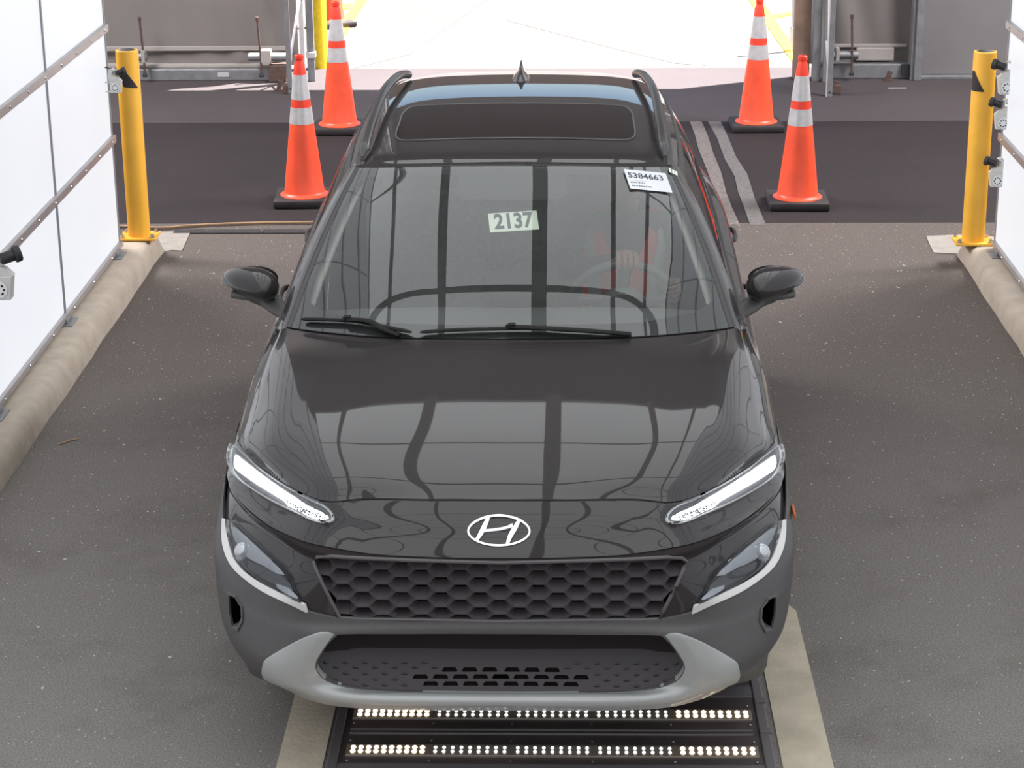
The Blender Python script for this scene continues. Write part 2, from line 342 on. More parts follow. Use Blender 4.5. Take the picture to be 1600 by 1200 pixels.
def light_wall(name, X, sgn):
    """backlit panel wall; sgn points into the tunnel"""
    x0, x1 = sorted((X-sgn*0.05, X-sgn*0.14))
    o = struct(name, bbox(x0, x1, WSTART, WEND-0.02, 0.14, CEIL_Z), M['galv'])
    ncol = 12; me = None; rows = [(0.16, 0.735)]+[(0.735+PH*i, 0.735+PH*(i+1)) for i in range(7)]
    for k in range(ncol):
        y1 = WEND-0.004-k*PW; y0 = y1-PW+0.014
        for (a, b) in rows:
            ps = link('panel', bpy.data.meshes.new('panel'), o)
            bm = BM(); xs = sorted((X, X-sgn*0.03)); box(bm, xs[0], xs[1], y0, y1, a+0.004, min(b-0.004, CEIL_Z-0.02), bev=0.004)
            bm.to_mesh(ps.data); bm.free(); ps.data.materials.append(M['panel'])
    for i in range(7):
        z = 0.735+PH*i; xs = sorted((X-sgn*0.005, X+sgn*0.022))
        if z > CEIL_Z-0.1: break
        obj('rail', bbox(xs[0], xs[1], WSTART, WEND+0.012, z-0.021, z+0.021, bev=0.003), M['alu'], o)
    xs = sorted((X-sgn*0.005, X+sgn*0.02)); obj('rail', bbox(xs[0], xs[1], WSTART, WEND+0.005, 0.135, 0.165, bev=0.004), M['alu'], o)
    for k in range(1, ncol+1):
        y = WEND-k*PW; xs = sorted((X-sgn*0.005, X+sgn*0.008))
        obj('joint_profile', bbox(xs[0], xs[1], y-0.009, y+0.009, 0.16, CEIL_Z-0.02, bev=0.002), M['joint'], o)
    xs = sorted((X-sgn*0.02, X+sgn*0.006)); obj('joint_profile', bbox(xs[0], xs[1], WEND-0.008, WEND+0.008, 0.16, CEIL_Z-0.02), M['joint'], o)
    bm = BM(); lathe(bm, [(0.0075, 0), (0.0075, 0.003), (0.004, 0.006)], n=10, ax=0); bme = bpy.data.meshes.new('bolt'); bm.to_mesh(bme); bm.free(); bme.materials.append(M['steel'])
    for z in (0.735, 1.335, 1.935):
        for k in range(14):
            b = link('bolt', bme, o, (X+sgn*0.021, WEND-0.09-k*0.33, z)); b.scale.x = sgn
    for k in range(10):
        b = link('bolt', bme, o, (X+sgn*0.019, WEND-0.3-k*0.45, 0.15)); b.scale.x = sgn
    # foot clips that hold the wall to the kerb
    for y in (10.88, 9.68, 8.35):
        bm = BM(); xs = sorted((X-sgn*0.02, X+sgn*0.055)); box(bm, xs[0], xs[1], y-0.07, y+0.07, 0.118, 0.128, bev=0.003)
        xs = sorted((X-sgn*0.01, X+sgn*0.03)); box(bm, xs[0], xs[1], y-0.05, y+0.05, 0.128, 0.150, bev=0.003); obj('foot_clip', bm, M['galv'], o)
    return o
wall_left = light_wall('wall_left', WL, 1)
wall_right = light_wall('wall_right', WR, -1)

# luminous ceiling of the tunnel
CX0 = -0.06; CEND = 11.5
ceil = struct('ceiling', bbox(WL-0.2, WR+0.2, WSTART, CEND, CEIL_Z+0.06, CEIL_Z+0.12), M['beam'])
xs = [CX0+s*(0.85*i) for s in (-1, 1) for i in (1, 2)]+[CX0]; xs.sort(); edges = [WL]+xs+[WR]
ys = [CEND, 9.75, 7.70, 5.95, 4.20, 2.45, 0.70, -1.05, -2.80, -4.55, WSTART]
for i in range(len(edges)-1):
    for k in range(len(ys)-1):
        bm = BM(); box(bm, edges[i]+0.012, edges[i+1]-0.012, ys[k+1]+0.012, ys[k]-0.012, CEIL_Z+0.02, CEIL_Z+0.05)
        obj('panel', bm, M['panel_ceiling'], ceil)
for x in xs:
    wd = 0.064 if abs(x-CX0) < 0.01 else 0.044
    obj('beam', bbox(x-wd, x+wd, WSTART, CEND+0.10, CEIL_Z-0.03, CEIL_Z+0.05), M['beam'], ceil)
for k, y in enumerate(ys):
    wd = 0.055 if k == 2 else 0.018
    obj('beam', bbox(WL, WR, y-wd, y+wd, CEIL_Z-0.012, CEIL_Z+0.05), M['beam'], ceil)
struct('wall_front', bbox(-12, 12, -6.1, -6.0, 0, 6.0), M['roofing'])
wf = struct('wall_front', bbox(WL-0.05, WR+0.05, WSTART-0.16, WSTART-0.10, 0.10, CEIL_Z), M['galv'])
for i in range(4):
    xa = WL+(WR-WL)*i/4; xb = WL+(WR-WL)*(i+1)/4
    for a, b in [(0.16, 0.735)]+[(0.735+PH*k, 0.735+PH*(k+1)) for k in range(7)]:
        obj('panel', bbox(xa+0.008, xb-0.008, WSTART-0.09, WSTART-0.06, a+0.006, min(b-0.006, CEIL_Z-0.03)), M['panel'], wf)
for k in range(7):
    obj('rail', bbox(WL, WR, WSTART-0.09, WSTART-0.03, 0.735+PH*k-0.021, 0.735+PH*k+0.021), M['alu'], wf)

# the hall around: roof, far wall with the doorway, side walls
struct('ceiling', bbox(-12, 12, -6, 16.75, 6.0, 6.1), M['roofing'])
for nm, x in (('wall_left', -12), ('wall_right', 12)): struct(nm, bbox(x-0.05, x+0.05, -6, 16.7, 0, 6.0), M['fabric'])
DL, DR = -2.10, 1.80            # doorway
HEAD = 3.0
def fabric_wall(x0, x1, fold_at):
    bm = BM(); nx, nz = 60, 40; V = []
    for i in range(nx+1):
        row = []
        for j in range(nz+1):
            x = x0+(x1-x0)*i/nx; z = 0.10+(5.9)*j/nz
            d = abs(x-fold_at); f = math.exp(-d*2.2)
            y = 16.62+0.03*f*math.sin((x-fold_at)*22+(z-0.2)*5.0)+0.012*math.sin(x*3.1+z*0.7)-0.03*math.exp(-((z-0.30)/0.05)**2)*0.3
            row.append(bm.verts.new((x, y, z)))
        V.append(row)
    for i in range(nx):
        for j in range(nz): bm.faces.new((V[i][j], V[i+1][j], V[i+1][j+1], V[i][j+1]))
    return bm
wb = struct('wall_back', fabric_wall(-12, -4.6, -2.3), M['fabric'], 60)
wb = struct('wall_back', fabric_wall(-4.6, DL-0.04, -2.25), M['fabric'], 60)
obj('hem', bbox(-4.6, DL-0.1, 16.585, 16.60, 0.225, 0.262, bev=0.004), M['fabric_pale'], wb)
obj('base_rail', bbox(-12, DL-0.14, 16.50, 16.62, 0.0, 0.095, bev=0.008), M['galv'], wb)
obj('base_rail', bbox(-12, DL-0.14, 16.55, 16.64, 0.095, 0.12, bev=0.005), M['fabric_pale'], wb)
p = hit(349, 117, 1, 16.49); obj('label_plate', bbox(p.x-0.045, p.x+0.045, 16.494, 16.50, p.z-0.018, p.z+0.018), M['galv_light'], wb)
obj('base_foot', bbox(-2.36, -2.22, 16.42, 16.56, 0.0, 0.14, bev=0.01), M['rust'], wb)
wb2 = struct('wall_back', fabric_wall(1.93, 2.80, 2.05), M['fabric'], 60)
obj('hem', bbox(2.1, 2.70, 16.585, 16.60, 0.235, 0.262, bev=0.004), M['fabric_pale'], wb2)
obj('base_rail', bbox(2.0, 2.72, 16.50, 16.66, 0.0, 0.115, bev=0.008), M['galv'], wb2)
obj('flap', bbox(2.30, 2.60, 16.565, 16.59, 0.13, 0.235, bev=0.01), M['fabric_pale'], wb2)
bm = BM(); p = hit(1415, 118, 1, 16.47)
prism(bm, [(p.x-0.035, 0.03), (p.x+0.035, 0.03), (p.x+0.03, 0.115), (p.x-0.035, 0.115)], 1, 16.46, 16.50); obj('anchor_bracket', bm, M['black'], wb2)
bm = BM(); box(bm, 2.62, 2.66, 16.3, 16.33, 0, 0.001); bm.free()
bm = BM(); box(bm, 2.74, 2.80, 16.40, 16.60, 0.0, 5.9, bev=0.006); box(bm, 2.715, 2.74, 16.43, 16.57, 0.0, 5.9, bev=0.004); struct('trim_1', bm, M['galv'])
dr = struct('door_1', bbox(2.80, 4.05, 16.52, 16.58, 0.03, 2.4, bev=0.004), M['door'])
obj('sill', bbox(2.80, 4.05, 16.46, 16.60, 0.0, 0.028, bev=0.004), M['galv'], dr)
struct('wall_back', bbox(4.05, 12, 16.5, 16.62, 0, 6.0), M['fabric'])
struct('wall_back', bbox(2.80, 4.05, 16.5, 16.62, 2.4, 6.0), M['fabric'])
struct('wall_back', bbox(DL-0.05, 2.05, 16.60, 16.65, HEAD, 6.0), M['roofing'])
# fill lamps added out of view on both sides to brighten the hall
for x in (-5.2, 4.6):
    hf = struct('fill_light_case', bbox(x-0.9, x+0.9, 12.2, 15.6, 4.55, 4.62), M['galv'])
    ld = bpy.data.lights.new('hall fill', 'AREA'); ld.shape = 'RECTANGLE'; ld.size = 1.7; ld.size_y = 3.3; ld.energy = HALL_FILL; ld.color = (1.0, 0.95, 0.95)
    lo = bpy.data.objects.new('hall_fill', ld); COL.objects.link(lo); lo.location = (x, 13.4, 4.53); lo.parent = None
    lo.rotation_euler = (0, math.radians(30 if x < 0 else -30)*-1, 0)
bm = BM(); box(bm, 1.80, 1.925, 16.48, 16.60, 0.0, HEAD, bev=0.006); struct('trim_2', bm, M['timber'])

# kerbs
def kerb(name, x_in, x_out, y1):
    bm = BM(); s = 1 if x_out < x_in else -1
    prof = [(x_in, 0.0), (x_in-s*0.008, 0.055), (x_in-s*0.025, 0.098), (x_in-s*0.055, 0.118), (x_in-s*0.09, 0.12), (x_out, 0.12), (x_out, 0.0)]
    n = 60; rings = []
    for k in range(n+1):
        y = -5+(y1+5)*k/n; sh = 0.0
        if k == n: sh = 0.02
        rings.append([bm.verts.new((x-s*(0.003*math.sin(y*5.3)+0.003*math.sin(y*13.1))*(1 if i < 3 else 0.3), y-(0.03 if (k == n and 0 < i < 6) else 0), z-(sh if 0 < i < 6 else 0))) for i, (x, z) in enumerate(prof)])
    for a, b in zip(rings, rings[1:]):
        for i in range(len(prof)): bm.faces.new((a[i], a[(i+1) % 7], b[(i+1) % 7], b[i]))
    bm.faces.new(rings[0]); bm.faces.new(rings[-1][::-1])
    return bm
struct('trim_3', kerb('kerb', -2.285, -2.80, 11.42), M['concrete'], 50)
struct('trim_4', kerb('kerb', 2.185, 2.68, 11.32), M['concrete'], 50)
def patch(pts, z, m, name, label, cat, kind=None):
    bm = BM(); P = [G(*p) for p in pts]; prism(bm, [(q.x, q.y) for q in P], 2, -0.01, z)
    if kind: return struct(name, bm, m)
    return tag(grounded(name, bm, m), label, cat)
patch([(238, 364), (268, 363), (297, 365), (290, 380), (284, 393), (268, 392), (250, 396), (236, 396)], 0.006, M['patch'], 'trim_5', None, None, 's')
patch([(1447, 370), (1500, 368), (1552, 371), (1560, 384), (1500, 398), (1459, 396), (1452, 382)], 0.006, M['patch'], 'trim_6', None, None, 's')
# concrete strips beside the light pit
def strip(x0, x1, y1, nm):
    bm = BM(); pts = [(x0, 1.5), (x1, 1.5), (x1, y1-0.10), (x1-0.03 if x1 > 0 else x1, y1-0.03), (x1-0.07, y1), (x0, y1)]
    prism(bm, pts, 2, -0.02, 0.006); return struct(nm, bm, M['strip'])
strip(-0.875, -0.735, 9.9, 'trim_7'); strip(0.655, 0.808, 6.78, 'trim_8')

# ================================================================== THINGS ON AND AROUND THE FLOOR
# --- traffic cones
def make_cone(label):
    t = empty('traffic_cone', (0, 0, 0), label=label, cat='cone', group='orange traffic cones beside the lane')
    bm = BM(); box(bm, -0.182, 0.182, -0.182, 0.182, 0.0, 0.048, bev=0.012); obj('base', bm, M['rubber'], t, smooth=40)
    H = 0.91
    def R(z): return 0.125-(0.125-0.031)*min(1, (z-0.06)/(0.81))
    def seg(name, za, zb, m, extra=0.0, rim=False):
        bm = BM(); pr = [(R(za)+extra, za), (R((za+zb)/2)+extra, (za+zb)/2), (R(zb)+extra, zb)]
        if rim: pr = [(0.150, 0.048), (0.150, 0.052), (0.138, 0.056), (0.128, 0.064)]+pr[0:]
        lathe(bm, pr, n=48); return obj(name, bm, m, t, smooth=35)
    z = lambda f: H-f*(H-0.06)
    seg('body', 0.075, z(0.487), M['cone'], rim=True)
    seg('reflective_band', z(0.487), z(0.369), M['reflective'], 0.0015)
    seg('body', z(0.369), z(0.311), M['cone_red'])
    seg('reflective_band', z(0.311), z(0.136), M['reflective'], 0.0015)
    bm = BM(); a = z(0.136); lathe(bm, [(R(a), a), (0.032, a+0.06), (0.027, 0.868), (0.0245, 0.88), (0.0245, 0.885), (0.028, 0.888), (0.028, 0.908), (0.024, 0.912), (0.016, 0.912), (0.014, 0.86)], n=36)
    obj('collar', bm, M['cone_red'], t, smooth=35)
    return t
cones = [((475, 318), 0.05, 'orange traffic cone left of the car, the nearer one, beside the yellow bollard'),
         ((1247, 322), -0.02, 'orange traffic cone right of the car, the nearer one, beside worn white lines'),
         ((530, 206), 0.0, 'orange traffic cone left of the car, the farther one by the doorway'),
         ((1182, 202), 0.02, 'orange traffic cone right of the car, the farther one by the doorway')]
c0 = make_cone(cones[0][2])
for i, (p, rz, lb) in enumerate(cones):
    o = c0 if i == 0 else copy_tree(c0)
    q = G(*p); o.location = (q.x, q.y+0.05, 0.0); o.rotation_euler.z = rz; o['label'] = lb
o = copy_tree(c0); q = G(519, 44); o.location = (q.x-0.02, q.y+0.12, 0.005); o.rotation_euler.z = 0.5
o['label'] = 'sunlit orange traffic cone outside the doorway behind the yellow post'

# --- bollards
def cyl_patch(cx, cy, r, quad, m, parent, name, a_of):
    """sticker wrapped round a cylinder: quad of (angle, z)"""
    bm = BM(); n = 10; m_ = 8; rows = []
    for i in range(n+1):
        row = []
        for j in range(m_+1):
            s = i/n; t = j/m_
            a = (quad[0][0]*(1-s)+quad[1][0]*s)*(1-t)+(quad[3][0]*(1-s)+quad[2][0]*s)*t
            z = (quad[0][1]*(1-s)+quad[1][1]*s)*(1-t)+(quad[3][1]*(1-s)+quad[2][1]*s)*t
            row.append(bm.verts.new((cx+r*math.sin(a), cy-r*math.cos(a), z)))
        rows.append(row)
    for i in range(n):
        for j in range(m_): bm.faces.new((rows[i][j], rows[i+1][j], rows[i+1][j+1], rows[i][j+1]))
    return obj(name, bm, m, parent)
def bollard(x, y, zb, quad, label):
    t = empty('bollard', (x, y, zb), label=label, cat='bollard', group='yellow steel bollards at the end of the kerbs')
    bm = BM(); lathe(bm, [(0.0615, 0.012), (0.0615, 1.045), (0.059, 1.052), (0.052, 1.054), (0.050, 1.045)], n=48, caps=(True, False)); obj('post', bm, M['yellow'], t, smooth=40)
    bm = BM(); lathe(bm, [(0.052, 1.03), (0.05, 1.048), (0.035, 1.058), (0.01, 1.062)], n=32); obj('cap', bm, M['rubber'], t, smooth=40)
    obj('base_plate', bbox(-0.105, 0.105, -0.085, 0.085, 0.0, 0.013, bev=0.003), M['yellow'], t)
    for sx in (-1, 1):
        for sy in (-1, 1):
            bm = BM(); lathe(bm, [(0.013, 0.012), (0.013, 0.022), (0.008, 0.024), (0.008, 0.034)], c=(sx*0.083, sy*0.062, 0), n=6); obj('anchor_bolt', bm, M['steel'], t)
    cyl_patch(0, 0, 0.0632, quad, M['rubber'], t, 'hazard_sticker', None)
    return t
qL = G(217, 372, 0.12); qR = G(1521, 380, 0.12)
bollard(qL.x, qL.y+0.02, 0.12, [(-1.1, 0.955), (0.1, 0.935), (1.05, 0.85), (-0.25, 0.86)], 'yellow steel bollard left of the lane on the kerb end')
bollard(qR.x, qR.y+0.02, 0.12, [(-1.5, 0.95), (-1.1, 0.955), (-0.05, 0.845), (-1.5, 0.845)], 'yellow steel bollard right of the lane on the kerb end')

# --- camera pods on the wall ends
def make_pod(label):
    t = empty('camera_pod', (0, 0, 0), label=label, cat='camera', group='small cameras on brackets along the tunnel walls')
    bm = BM(); box(bm, 0.03, 0.155, -0.012, 0.004, 0.036, 0.046, bev=0.002); box(bm, 0.03, 0.155, -0.012, 0.004, -0.044, -0.034, bev=0.002)
    box(bm, 0.150, 0.16, -0.03, 0.03, -0.06, 0.06, bev=0.002); obj('bracket', bm, M['pod'], t)
    bm = BM(); prism(bm, [(-0.045, -0.046), (0.045, -0.046), (0.045, 0.048), (-0.058, 0.055)], 1, -0.03, 0.02)
    bmesh.ops.bevel(bm, geom=bm.edges[:], offset=0.004, segments=1, affect='EDGES'); obj('plate', bm, M['pod'], t)
    bm = BM(); lathe(bm, [(0.036, 0.0), (0.036, 0.004), (0.034, 0.006)], c=(0.0, -0.037, 0.0), n=28, ax=1); d = obj('dial', bm, M['white'], t, smooth=40)
    for k in range(8):
        a = PI/4*k; bm = BM(); lathe(bm, [(0.0052, 0), (0.0052, 0.003)], c=(0.023*math.cos(a), -0.0395, 0.023*math.sin(a)), n=8, ax=1); obj('hole', bm, M['black'], d)
    bm = BM(); prism(bm, [(-0.06, 0.055), (0.05, 0.05), (0.06, 0.10), (0.05, 0.15), (0.02, 0.165), (-0.005, 0.155), (0.02, 0.135), (0.03, 0.11), (-0.03, 0.085)], 1, -0.022, 0.015)
    obj('clamp', bm, M['pod'], t)
    bm = BM(); lathe(bm, [(0.022, -0.05), (0.024, -0.045), (0.024, 0.012), (0.018, 0.02)], c=(0, 0, 0), n=24, ax=0)
    for v in bm.verts: v.co = Matrix.Rotation(0.25, 3, 'Y') @ Matrix.Rotation(-0.5, 3, 'Z') @ v.co + Vector((-0.03, -0.01, 0.125))
    b = obj('camera_body', bm, M['black'], t, smooth=40)
    bm = BM(); lathe(bm, [(0.031, -0.066), (0.034, -0.060), (0.034, -0.042), (0.03, -0.038)], n=28, ax=0)
    for v in bm.verts: v.co = Matrix.Rotation(0.25, 3, 'Y') @ Matrix.Rotation(-0.5, 3, 'Z') @ v.co + Vector((-0.03, -0.01, 0.125))
    obj('lens', bm, M['rubber'], b, smooth=40)
    bm = BM(); tube(bm, smooth_pts([(0.02, 0.01, 0.125), (0.07, 0.02, 0.165), (0.12, 0.03, 0.15), (0.155, 0.03, 0.10)]), 0.006, 8); obj('cable', bm, M['black'], t, smooth=60)
    return t
pods = [((1572, 135), 1, 0.85, 'upper camera on bracket beside top of the right bollard'),
        ((1566, 191), 1, 0.78, 'middle camera on bracket at the right wall end'),
        ((1557, 281), 1, 0.75, 'lowest camera on bracket at the right wall end'),
        ((181, 136), -1, 0.62, 'camera on bracket behind top of the left bollard'),]
p0 = make_pod(pods[0][3])
for i, (p, s, sc, lb) in enumerate(pods):
    o = p0 if i == 0 else copy_tree(p0)
    q = hit(p[0], p[1], 1, 10.97); o.location = q; o.scale = (s*sc, sc, sc); o['label'] = lb
o = copy_tree(p0); q = hit(1, 449, 0, WL+0.17); o.location = q; o.scale = (-1, 1, 1); o.rotation_euler.z = 0
o['label'] = 'camera on bracket standing off the left panel wall, at photo edge'

# --- floor light unit under the car nose
UX0, UX1 = -0.722, 0.632
pit = empty('floor_light_unit', ((UX0+UX1)/2, 5.5, 0), label='dark steel floor plate with rows of lit lamps under the car nose', cat='light fixture')
off = -Vector(pit.location)
def pobj(name, bm, m, parent=None, **k):
    for v in bm.verts: v.co += off
    return obj(name, bm, m, parent or pit, **k)
pobj('plate', bbox(UX0+0.02, UX1-0.02, 2.0, 6.9, -0.02, 0.010), M['plate'])
for a, b in ((UX0, UX0+0.03), (UX1-0.03, UX1)): pobj('side_rail', bbox(a, b, 2.0, 6.9, -0.02, 0.020, bev=0.003), M['plate_frame'])
for y in (5.795, 5.77): pobj('cross_rib', bbox(UX0+0.05, UX1-0.05, y-0.004, y+0.004, 0.0, 0.016, bev=0.002), M['plate_frame'])
pobj('cross_rib', bbox(UX0+0.03, UX1-0.03, 5.52, 5.58, 0.0, 0.014, bev=0.002), M['plate_frame'])
pobj('cross_rib', bbox(UX0+0.03, UX1-0.03, 6.02, 6.10, 0.0, 0.013, bev=0.002), M['plate_frame'])
for y in (6.35, 5.98, 5.78, 5.48):
    pobj('edge_tab', bbox(UX1-0.03, UX1+0.006, y-0.012, y+0.012, 0.016, 0.026, bev=0.002), M['plate_frame'])
led_me = {}
for nm, m in (('w', 'led_warm'), ('n', 'led_white')):
    bm = BM(); lathe(bm, [(0.0048, 0), (0.0048, 0.002), (0.003, 0.004)], n=10); me = bpy.data.meshes.new('led'); bm.to_mesh(me); bm.free(); me.materials.append(M[m]); led_me[nm] = me
bm = BM(); lathe(bm, [(0.0045, 0), (0.0045, 0.002), (0.002, 0.004)], n=8); scr = bpy.data.meshes.new('screw'); bm.to_mesh(scr); bm.free(); scr.materials.append(M['steel'])
for y, xa, xb in ((5.895, -0.672, 0.586), (5.66, -0.672, 0.588), (5.425, -0.672, 0.588), (5.19, -0.672, 0.588)):
    bar = pobj('led_bar', bbox(xa, xb, y-0.033, y+0.033, 0.008, 0.017, bev=0.002), M['led_tray'])
    seg = (xb-xa)/5
    for k in range(5):
        outer = k in (0, 4); n = 10 if k == 0 else 9
        for j in range(n):
            x = xa+seg*k+0.022+(seg-0.04)*j/(n-1)
            for r in (-1, 1):
                l = link('led', led_me['w' if outer else 'n'], bar, Vector((x, y+r*0.0125, 0.017))+off)
                if outer: l.scale = (1.6, 1.9, 1)
    for s in (-1, 1):
        for k in range(6): link('screw', scr, pit, Vector((xa+(xb-xa)*(0.008+0.984*k/5), y+s*0.062, 0.012))+off)
bm = BM(); 
# --- hose, threshold strip, litter
bm = BM(); tube(bm, smooth_pts([(-3.4, 11.99, 0.012), (-2.9, 11.97, 0.012)]+[tuple(G(x, y, 0.012)) for x, y in ((245, 356), (290, 353), (350, 350), (420, 348), (495, 347))]+[(-0.8, 12.1, 0.012), (0.2, 12.0, 0.012)]), 0.0085, 8)
tag(grounded('hose', bm, M['hose'], 60), 'thin tan hose lying across the floor behind the left bollard', 'hose')
th = tag(grounded('threshold_strip', bbox(-2.3, 0.9, 11.79, 11.87, -0.005, 0.008, bev=0.003), M['rubber']), 'black rubber strip across the floor in front of the tan hose', 'strip')
for x in (-2.1, -1.78, -1.53, -1.1, -0.6, 0.0):
    bm = BM(); lathe(bm, [(0.009, 0.0075), (0.009, 0.011), (0.004, 0.013)], c=(x-th.location.x, 0, 0.005), n=10); obj('bolt', bm, M['steel'], th)
rnd = random.Random(3)
gb = BM()
for i in range(230):
    x, y = rnd.uniform(-2.2, 2.1), rnd.uniform(6.0, 11.8)
    s = rnd.uniform(0.002, 0.006)
    q = Matrix.Translation((x, y, s*0.3)) @ Matrix.Rotation(rnd.uniform(0, 6), 4, 'Z') @ Matrix.Diagonal((s*rnd.uniform(.8, 1.7), s, s*0.6, 1))
    bmesh.ops.create_icosphere(gb, subdivisions=1, radius=1, matrix=q)
tag(obj('grit', gb, M['stone']), 'pale grit and crumbs scattered over the dark asphalt', 'grit', kind='stuff')
bm = BM(); p = G(104, 692); tube(bm, [p+Vector((-0.03, -0.03, 0.004)), p+Vector((0, 0, 0.006)), p+Vector((0.02, 0.03, 0.004)), p+Vector((0.045, 0.04, 0.004))], 0.003, 6)
tag(grounded('twig', bm, M['hose']), 'small dry twig on the asphalt left of the car', 'twig')

# --- worn painted lines behind the car on the right, yellow lines outside
def line(name, pts, m, label, z=0.003):
    L = [G(*p) for p in pts]; bm = BM(); prism(bm, [(q.x, q.y) for q in L], 2, -0.003, z); return tag(grounded(name, bm, m), label, 'floor marking')
line('painted_line', [(1078, 190), (1096, 190), (1106, 212), (1114, 238), (1127, 270), (1135, 302), (1144, 325), (1156, 352), (1137, 352), (1128, 330), (1117, 300), (1103, 262), (1092, 235), (1086, 212)], M['white_line'], 'worn speckled pinkish white line on the floor, nearer the car')
line('painted_line', [(1106, 190), (1126, 190), (1137, 213), (1150, 245), (1168, 273), (1180, 312), (1197, 352), (1172, 352), (1163, 325), (1153, 300), (1148, 276), (1132, 248), (1120, 215)], M['white_line2'], 'worn grey white line on the floor, nearer the right cones')
line('yellow_line', [(560, -6), (578, -6), (558, 24), (538, 58), (530, 86), (520, 86), (526, 52), (540, 26)], M['yellow_line'], 'broad yellow line on sunlit pavement left of the doorway', 0.004)
line('yellow_line', [(520, 10), (549, 6), (546, 14), (519, 18)], M['yellow_line'], 'short yellow line joining the left yellow line outside', 0.007)
line('yellow_line', [(1166, -6), (1186, -6), (1238, 70), (1238, 96), (1226, 80)], M['yellow_line'], 'broad yellow line on sunlit pavement right of the doorway', 0.004)
line('yellow_line', [(1206, 24), (1238, 18), (1238, 23), (1210, 29)], M['yellow_line'], 'short yellow line joining the right yellow line outside', 0.005)

# --- steel posts by the doorway
def post(name, x, y, w, d, label, m, top=HEAD, holes=True):
    bm = BM(); box(bm, x-w/2, x+w/2, y-d/2, y+d/2, 0, top, bev=0.003); o = grounded(name, bm, m); return tag(o, label, 'post')
tL = empty('truss_leg', (-2.12, 16.2, 0), label='galvanised lattice leg left of the doorway', cat='truss', group='lattice legs at the doorway')
def tchild(t, name, bm, m, **k):
    for v in bm.verts: v.co -= Vector(t.location)
    return obj(name, bm, m, t, **k)
tchild(tL, 'upright', bbox(-2.155, -2.118, 15.96, 16.00, 0, 5.4, bev=0.003), M['galv'])
tchild(tL, 'upright', bbox(-2.10, -2.062, 16.40, 16.44, 0, 5.4, bev=0.003), M['galv_light'])
tchild(tL, 'upright', bbox(-2.052, -1.995, 16.46, 16.50, 0, 5.4, bev=0.003), M['galv'])
for a in range(6):
    bm = BM(); z = 0.28+a*0.8; tube(bm, [(-2.125, 15.99, z), (-2.08, 16.41, z+0.42)], 0.011, 8); tchild(tL, 'brace', bm, M['galv_light'])
    bm = BM(); tube(bm, [(-2.08, 16.41, z+0.42), (-2.125, 15.99, z+0.8)], 0.011, 8); tchild(tL, 'brace', bm, M['galv_light'])
tchild(tL, 'collar', bbox(-2.06, -1.985, 16.44, 16.515, 0.19, 0.235, bev=0.003), M['galv_light'])
tchild(tL, 'foot', bbox(-2.19, -2.155, 15.95, 16.01, 0, 0.07, bev=0.004), M['rust'])
bm = BM(); lathe(bm, [(0.006, 0), (0.006, 0.003)], c=(-2.13, 15.955, 0.04), n=10, ax=1); tchild(tL, 'bolt_hole', bm, M['black'])
tR = empty('truss_leg', (2.0, 16.1, 0), label='galvanised lattice leg right of the doorway', cat='truss', group='lattice legs at the doorway')
tchild(tR, 'upright', bbox(1.985, 2.025, 15.78, 15.82, 0, 5.4, bev=0.003), M['galv'])
tchild(tR, 'upright', bbox(2.02, 2.06, 16.35, 16.39, 0, 5.4, bev=0.003), M['galv'])
tchild(tR, 'upright', bbox(1.94, 2.00, 16.40, 16.47, 0, 5.4, bev=0.003), M['galv'])
tchild(tR, 'edge_strip', bbox(1.976, 1.985, 15.778, 15.80, 0, 5.4), M['galv_light'])
for a in range(6):
    z = 0.20+a*0.9
    bm = BM(); tube(bm, [(1.995, 15.82, z), (2.035, 16.36, z+0.12)], 0.011, 8); tchild(tR, 'brace', bm, M['galv_light'])
    bm = BM(); tube(bm, [(1.995, 15.82, z), (2.03, 16.36, z+0.9)], 0.010, 8); tchild(tR, 'brace', bm, M['galv_light'])
tchild(tR, 'foot', bbox(2.06, 2.10, 15.86, 15.92, 0, 0.07, bev=0.004), M['rust'])
bm = BM(); lathe(bm, [(0.007, 0), (0.007, 0.003)], c=(2.005, 15.775, 0.035), n=10, ax=1); tchild(tR, 'bolt_hole', bm, M['black'])
# rusty stubs
for (px, py, lb) in ((1305, 142, 'rusty bent anchor stub beside the right lattice leg'), (437, 142, 'rusty bent anchor stub beside the left lattice leg'), (1388, 126, 'rusty anchor stub at the foot of the right fabric wall')):
    q = G(px, py); bm = BM(); prism(bm, [(-0.03, 0), (0.01, 0), (0.03, 0.07), (-0.005, 0.08)], 1, -0.015, 0.015); box(bm, -0.04, 0.03, -0.03, 0.03, 0, 0.012)
    tag(obj('anchor_stub', bm, M['rust'], None, q), lb, 'anchor')
# tie-down rods with roller pipes
def rod(x, y, label, pipe=None):
    t = empty('ground_anchor', (x, y, 0), label=label, cat='anchor')
    bm = BM(); tube(bm, [(0, 0, 0.06), (0.0, 0, 0.2), (-0.015, 0, 0.50)], 0.009, 8); obj('rod', bm, M['rust'], t, smooth=60)
    bm = BM(); lathe(bm, [(0.02, 0.045), (0.02, 0.06), (0.01, 0.085)], n=12); obj('rod_foot', bm, M['black'], t)
    bm = BM(); lathe(bm, [(0.014, 0.49), (0.014, 0.52)], c=(-0.015, 0, 0), n=10); obj('rod_head', bm, M['rust'], t)
    if pipe:
        bm = BM(); tube(bm, [(pipe[0], 0.03, 0.2), (pipe[1], 0.03, 0.2)], 0.033, 16); obj('roller_pipe', bm, M['galv'], t, smooth=50)
        bm = BM(); box(bm, pipe[2], pipe[3], -0.01, 0.07, 0.155, 0.26, bev=0.006); obj('strap', bm, M['fabric_pale'], t)
    return t
rod(-2.415, 16.42, 'thin anchor rod through pipe beside the left lattice leg', (-0.10, 0.24, 0.0, 0.08))
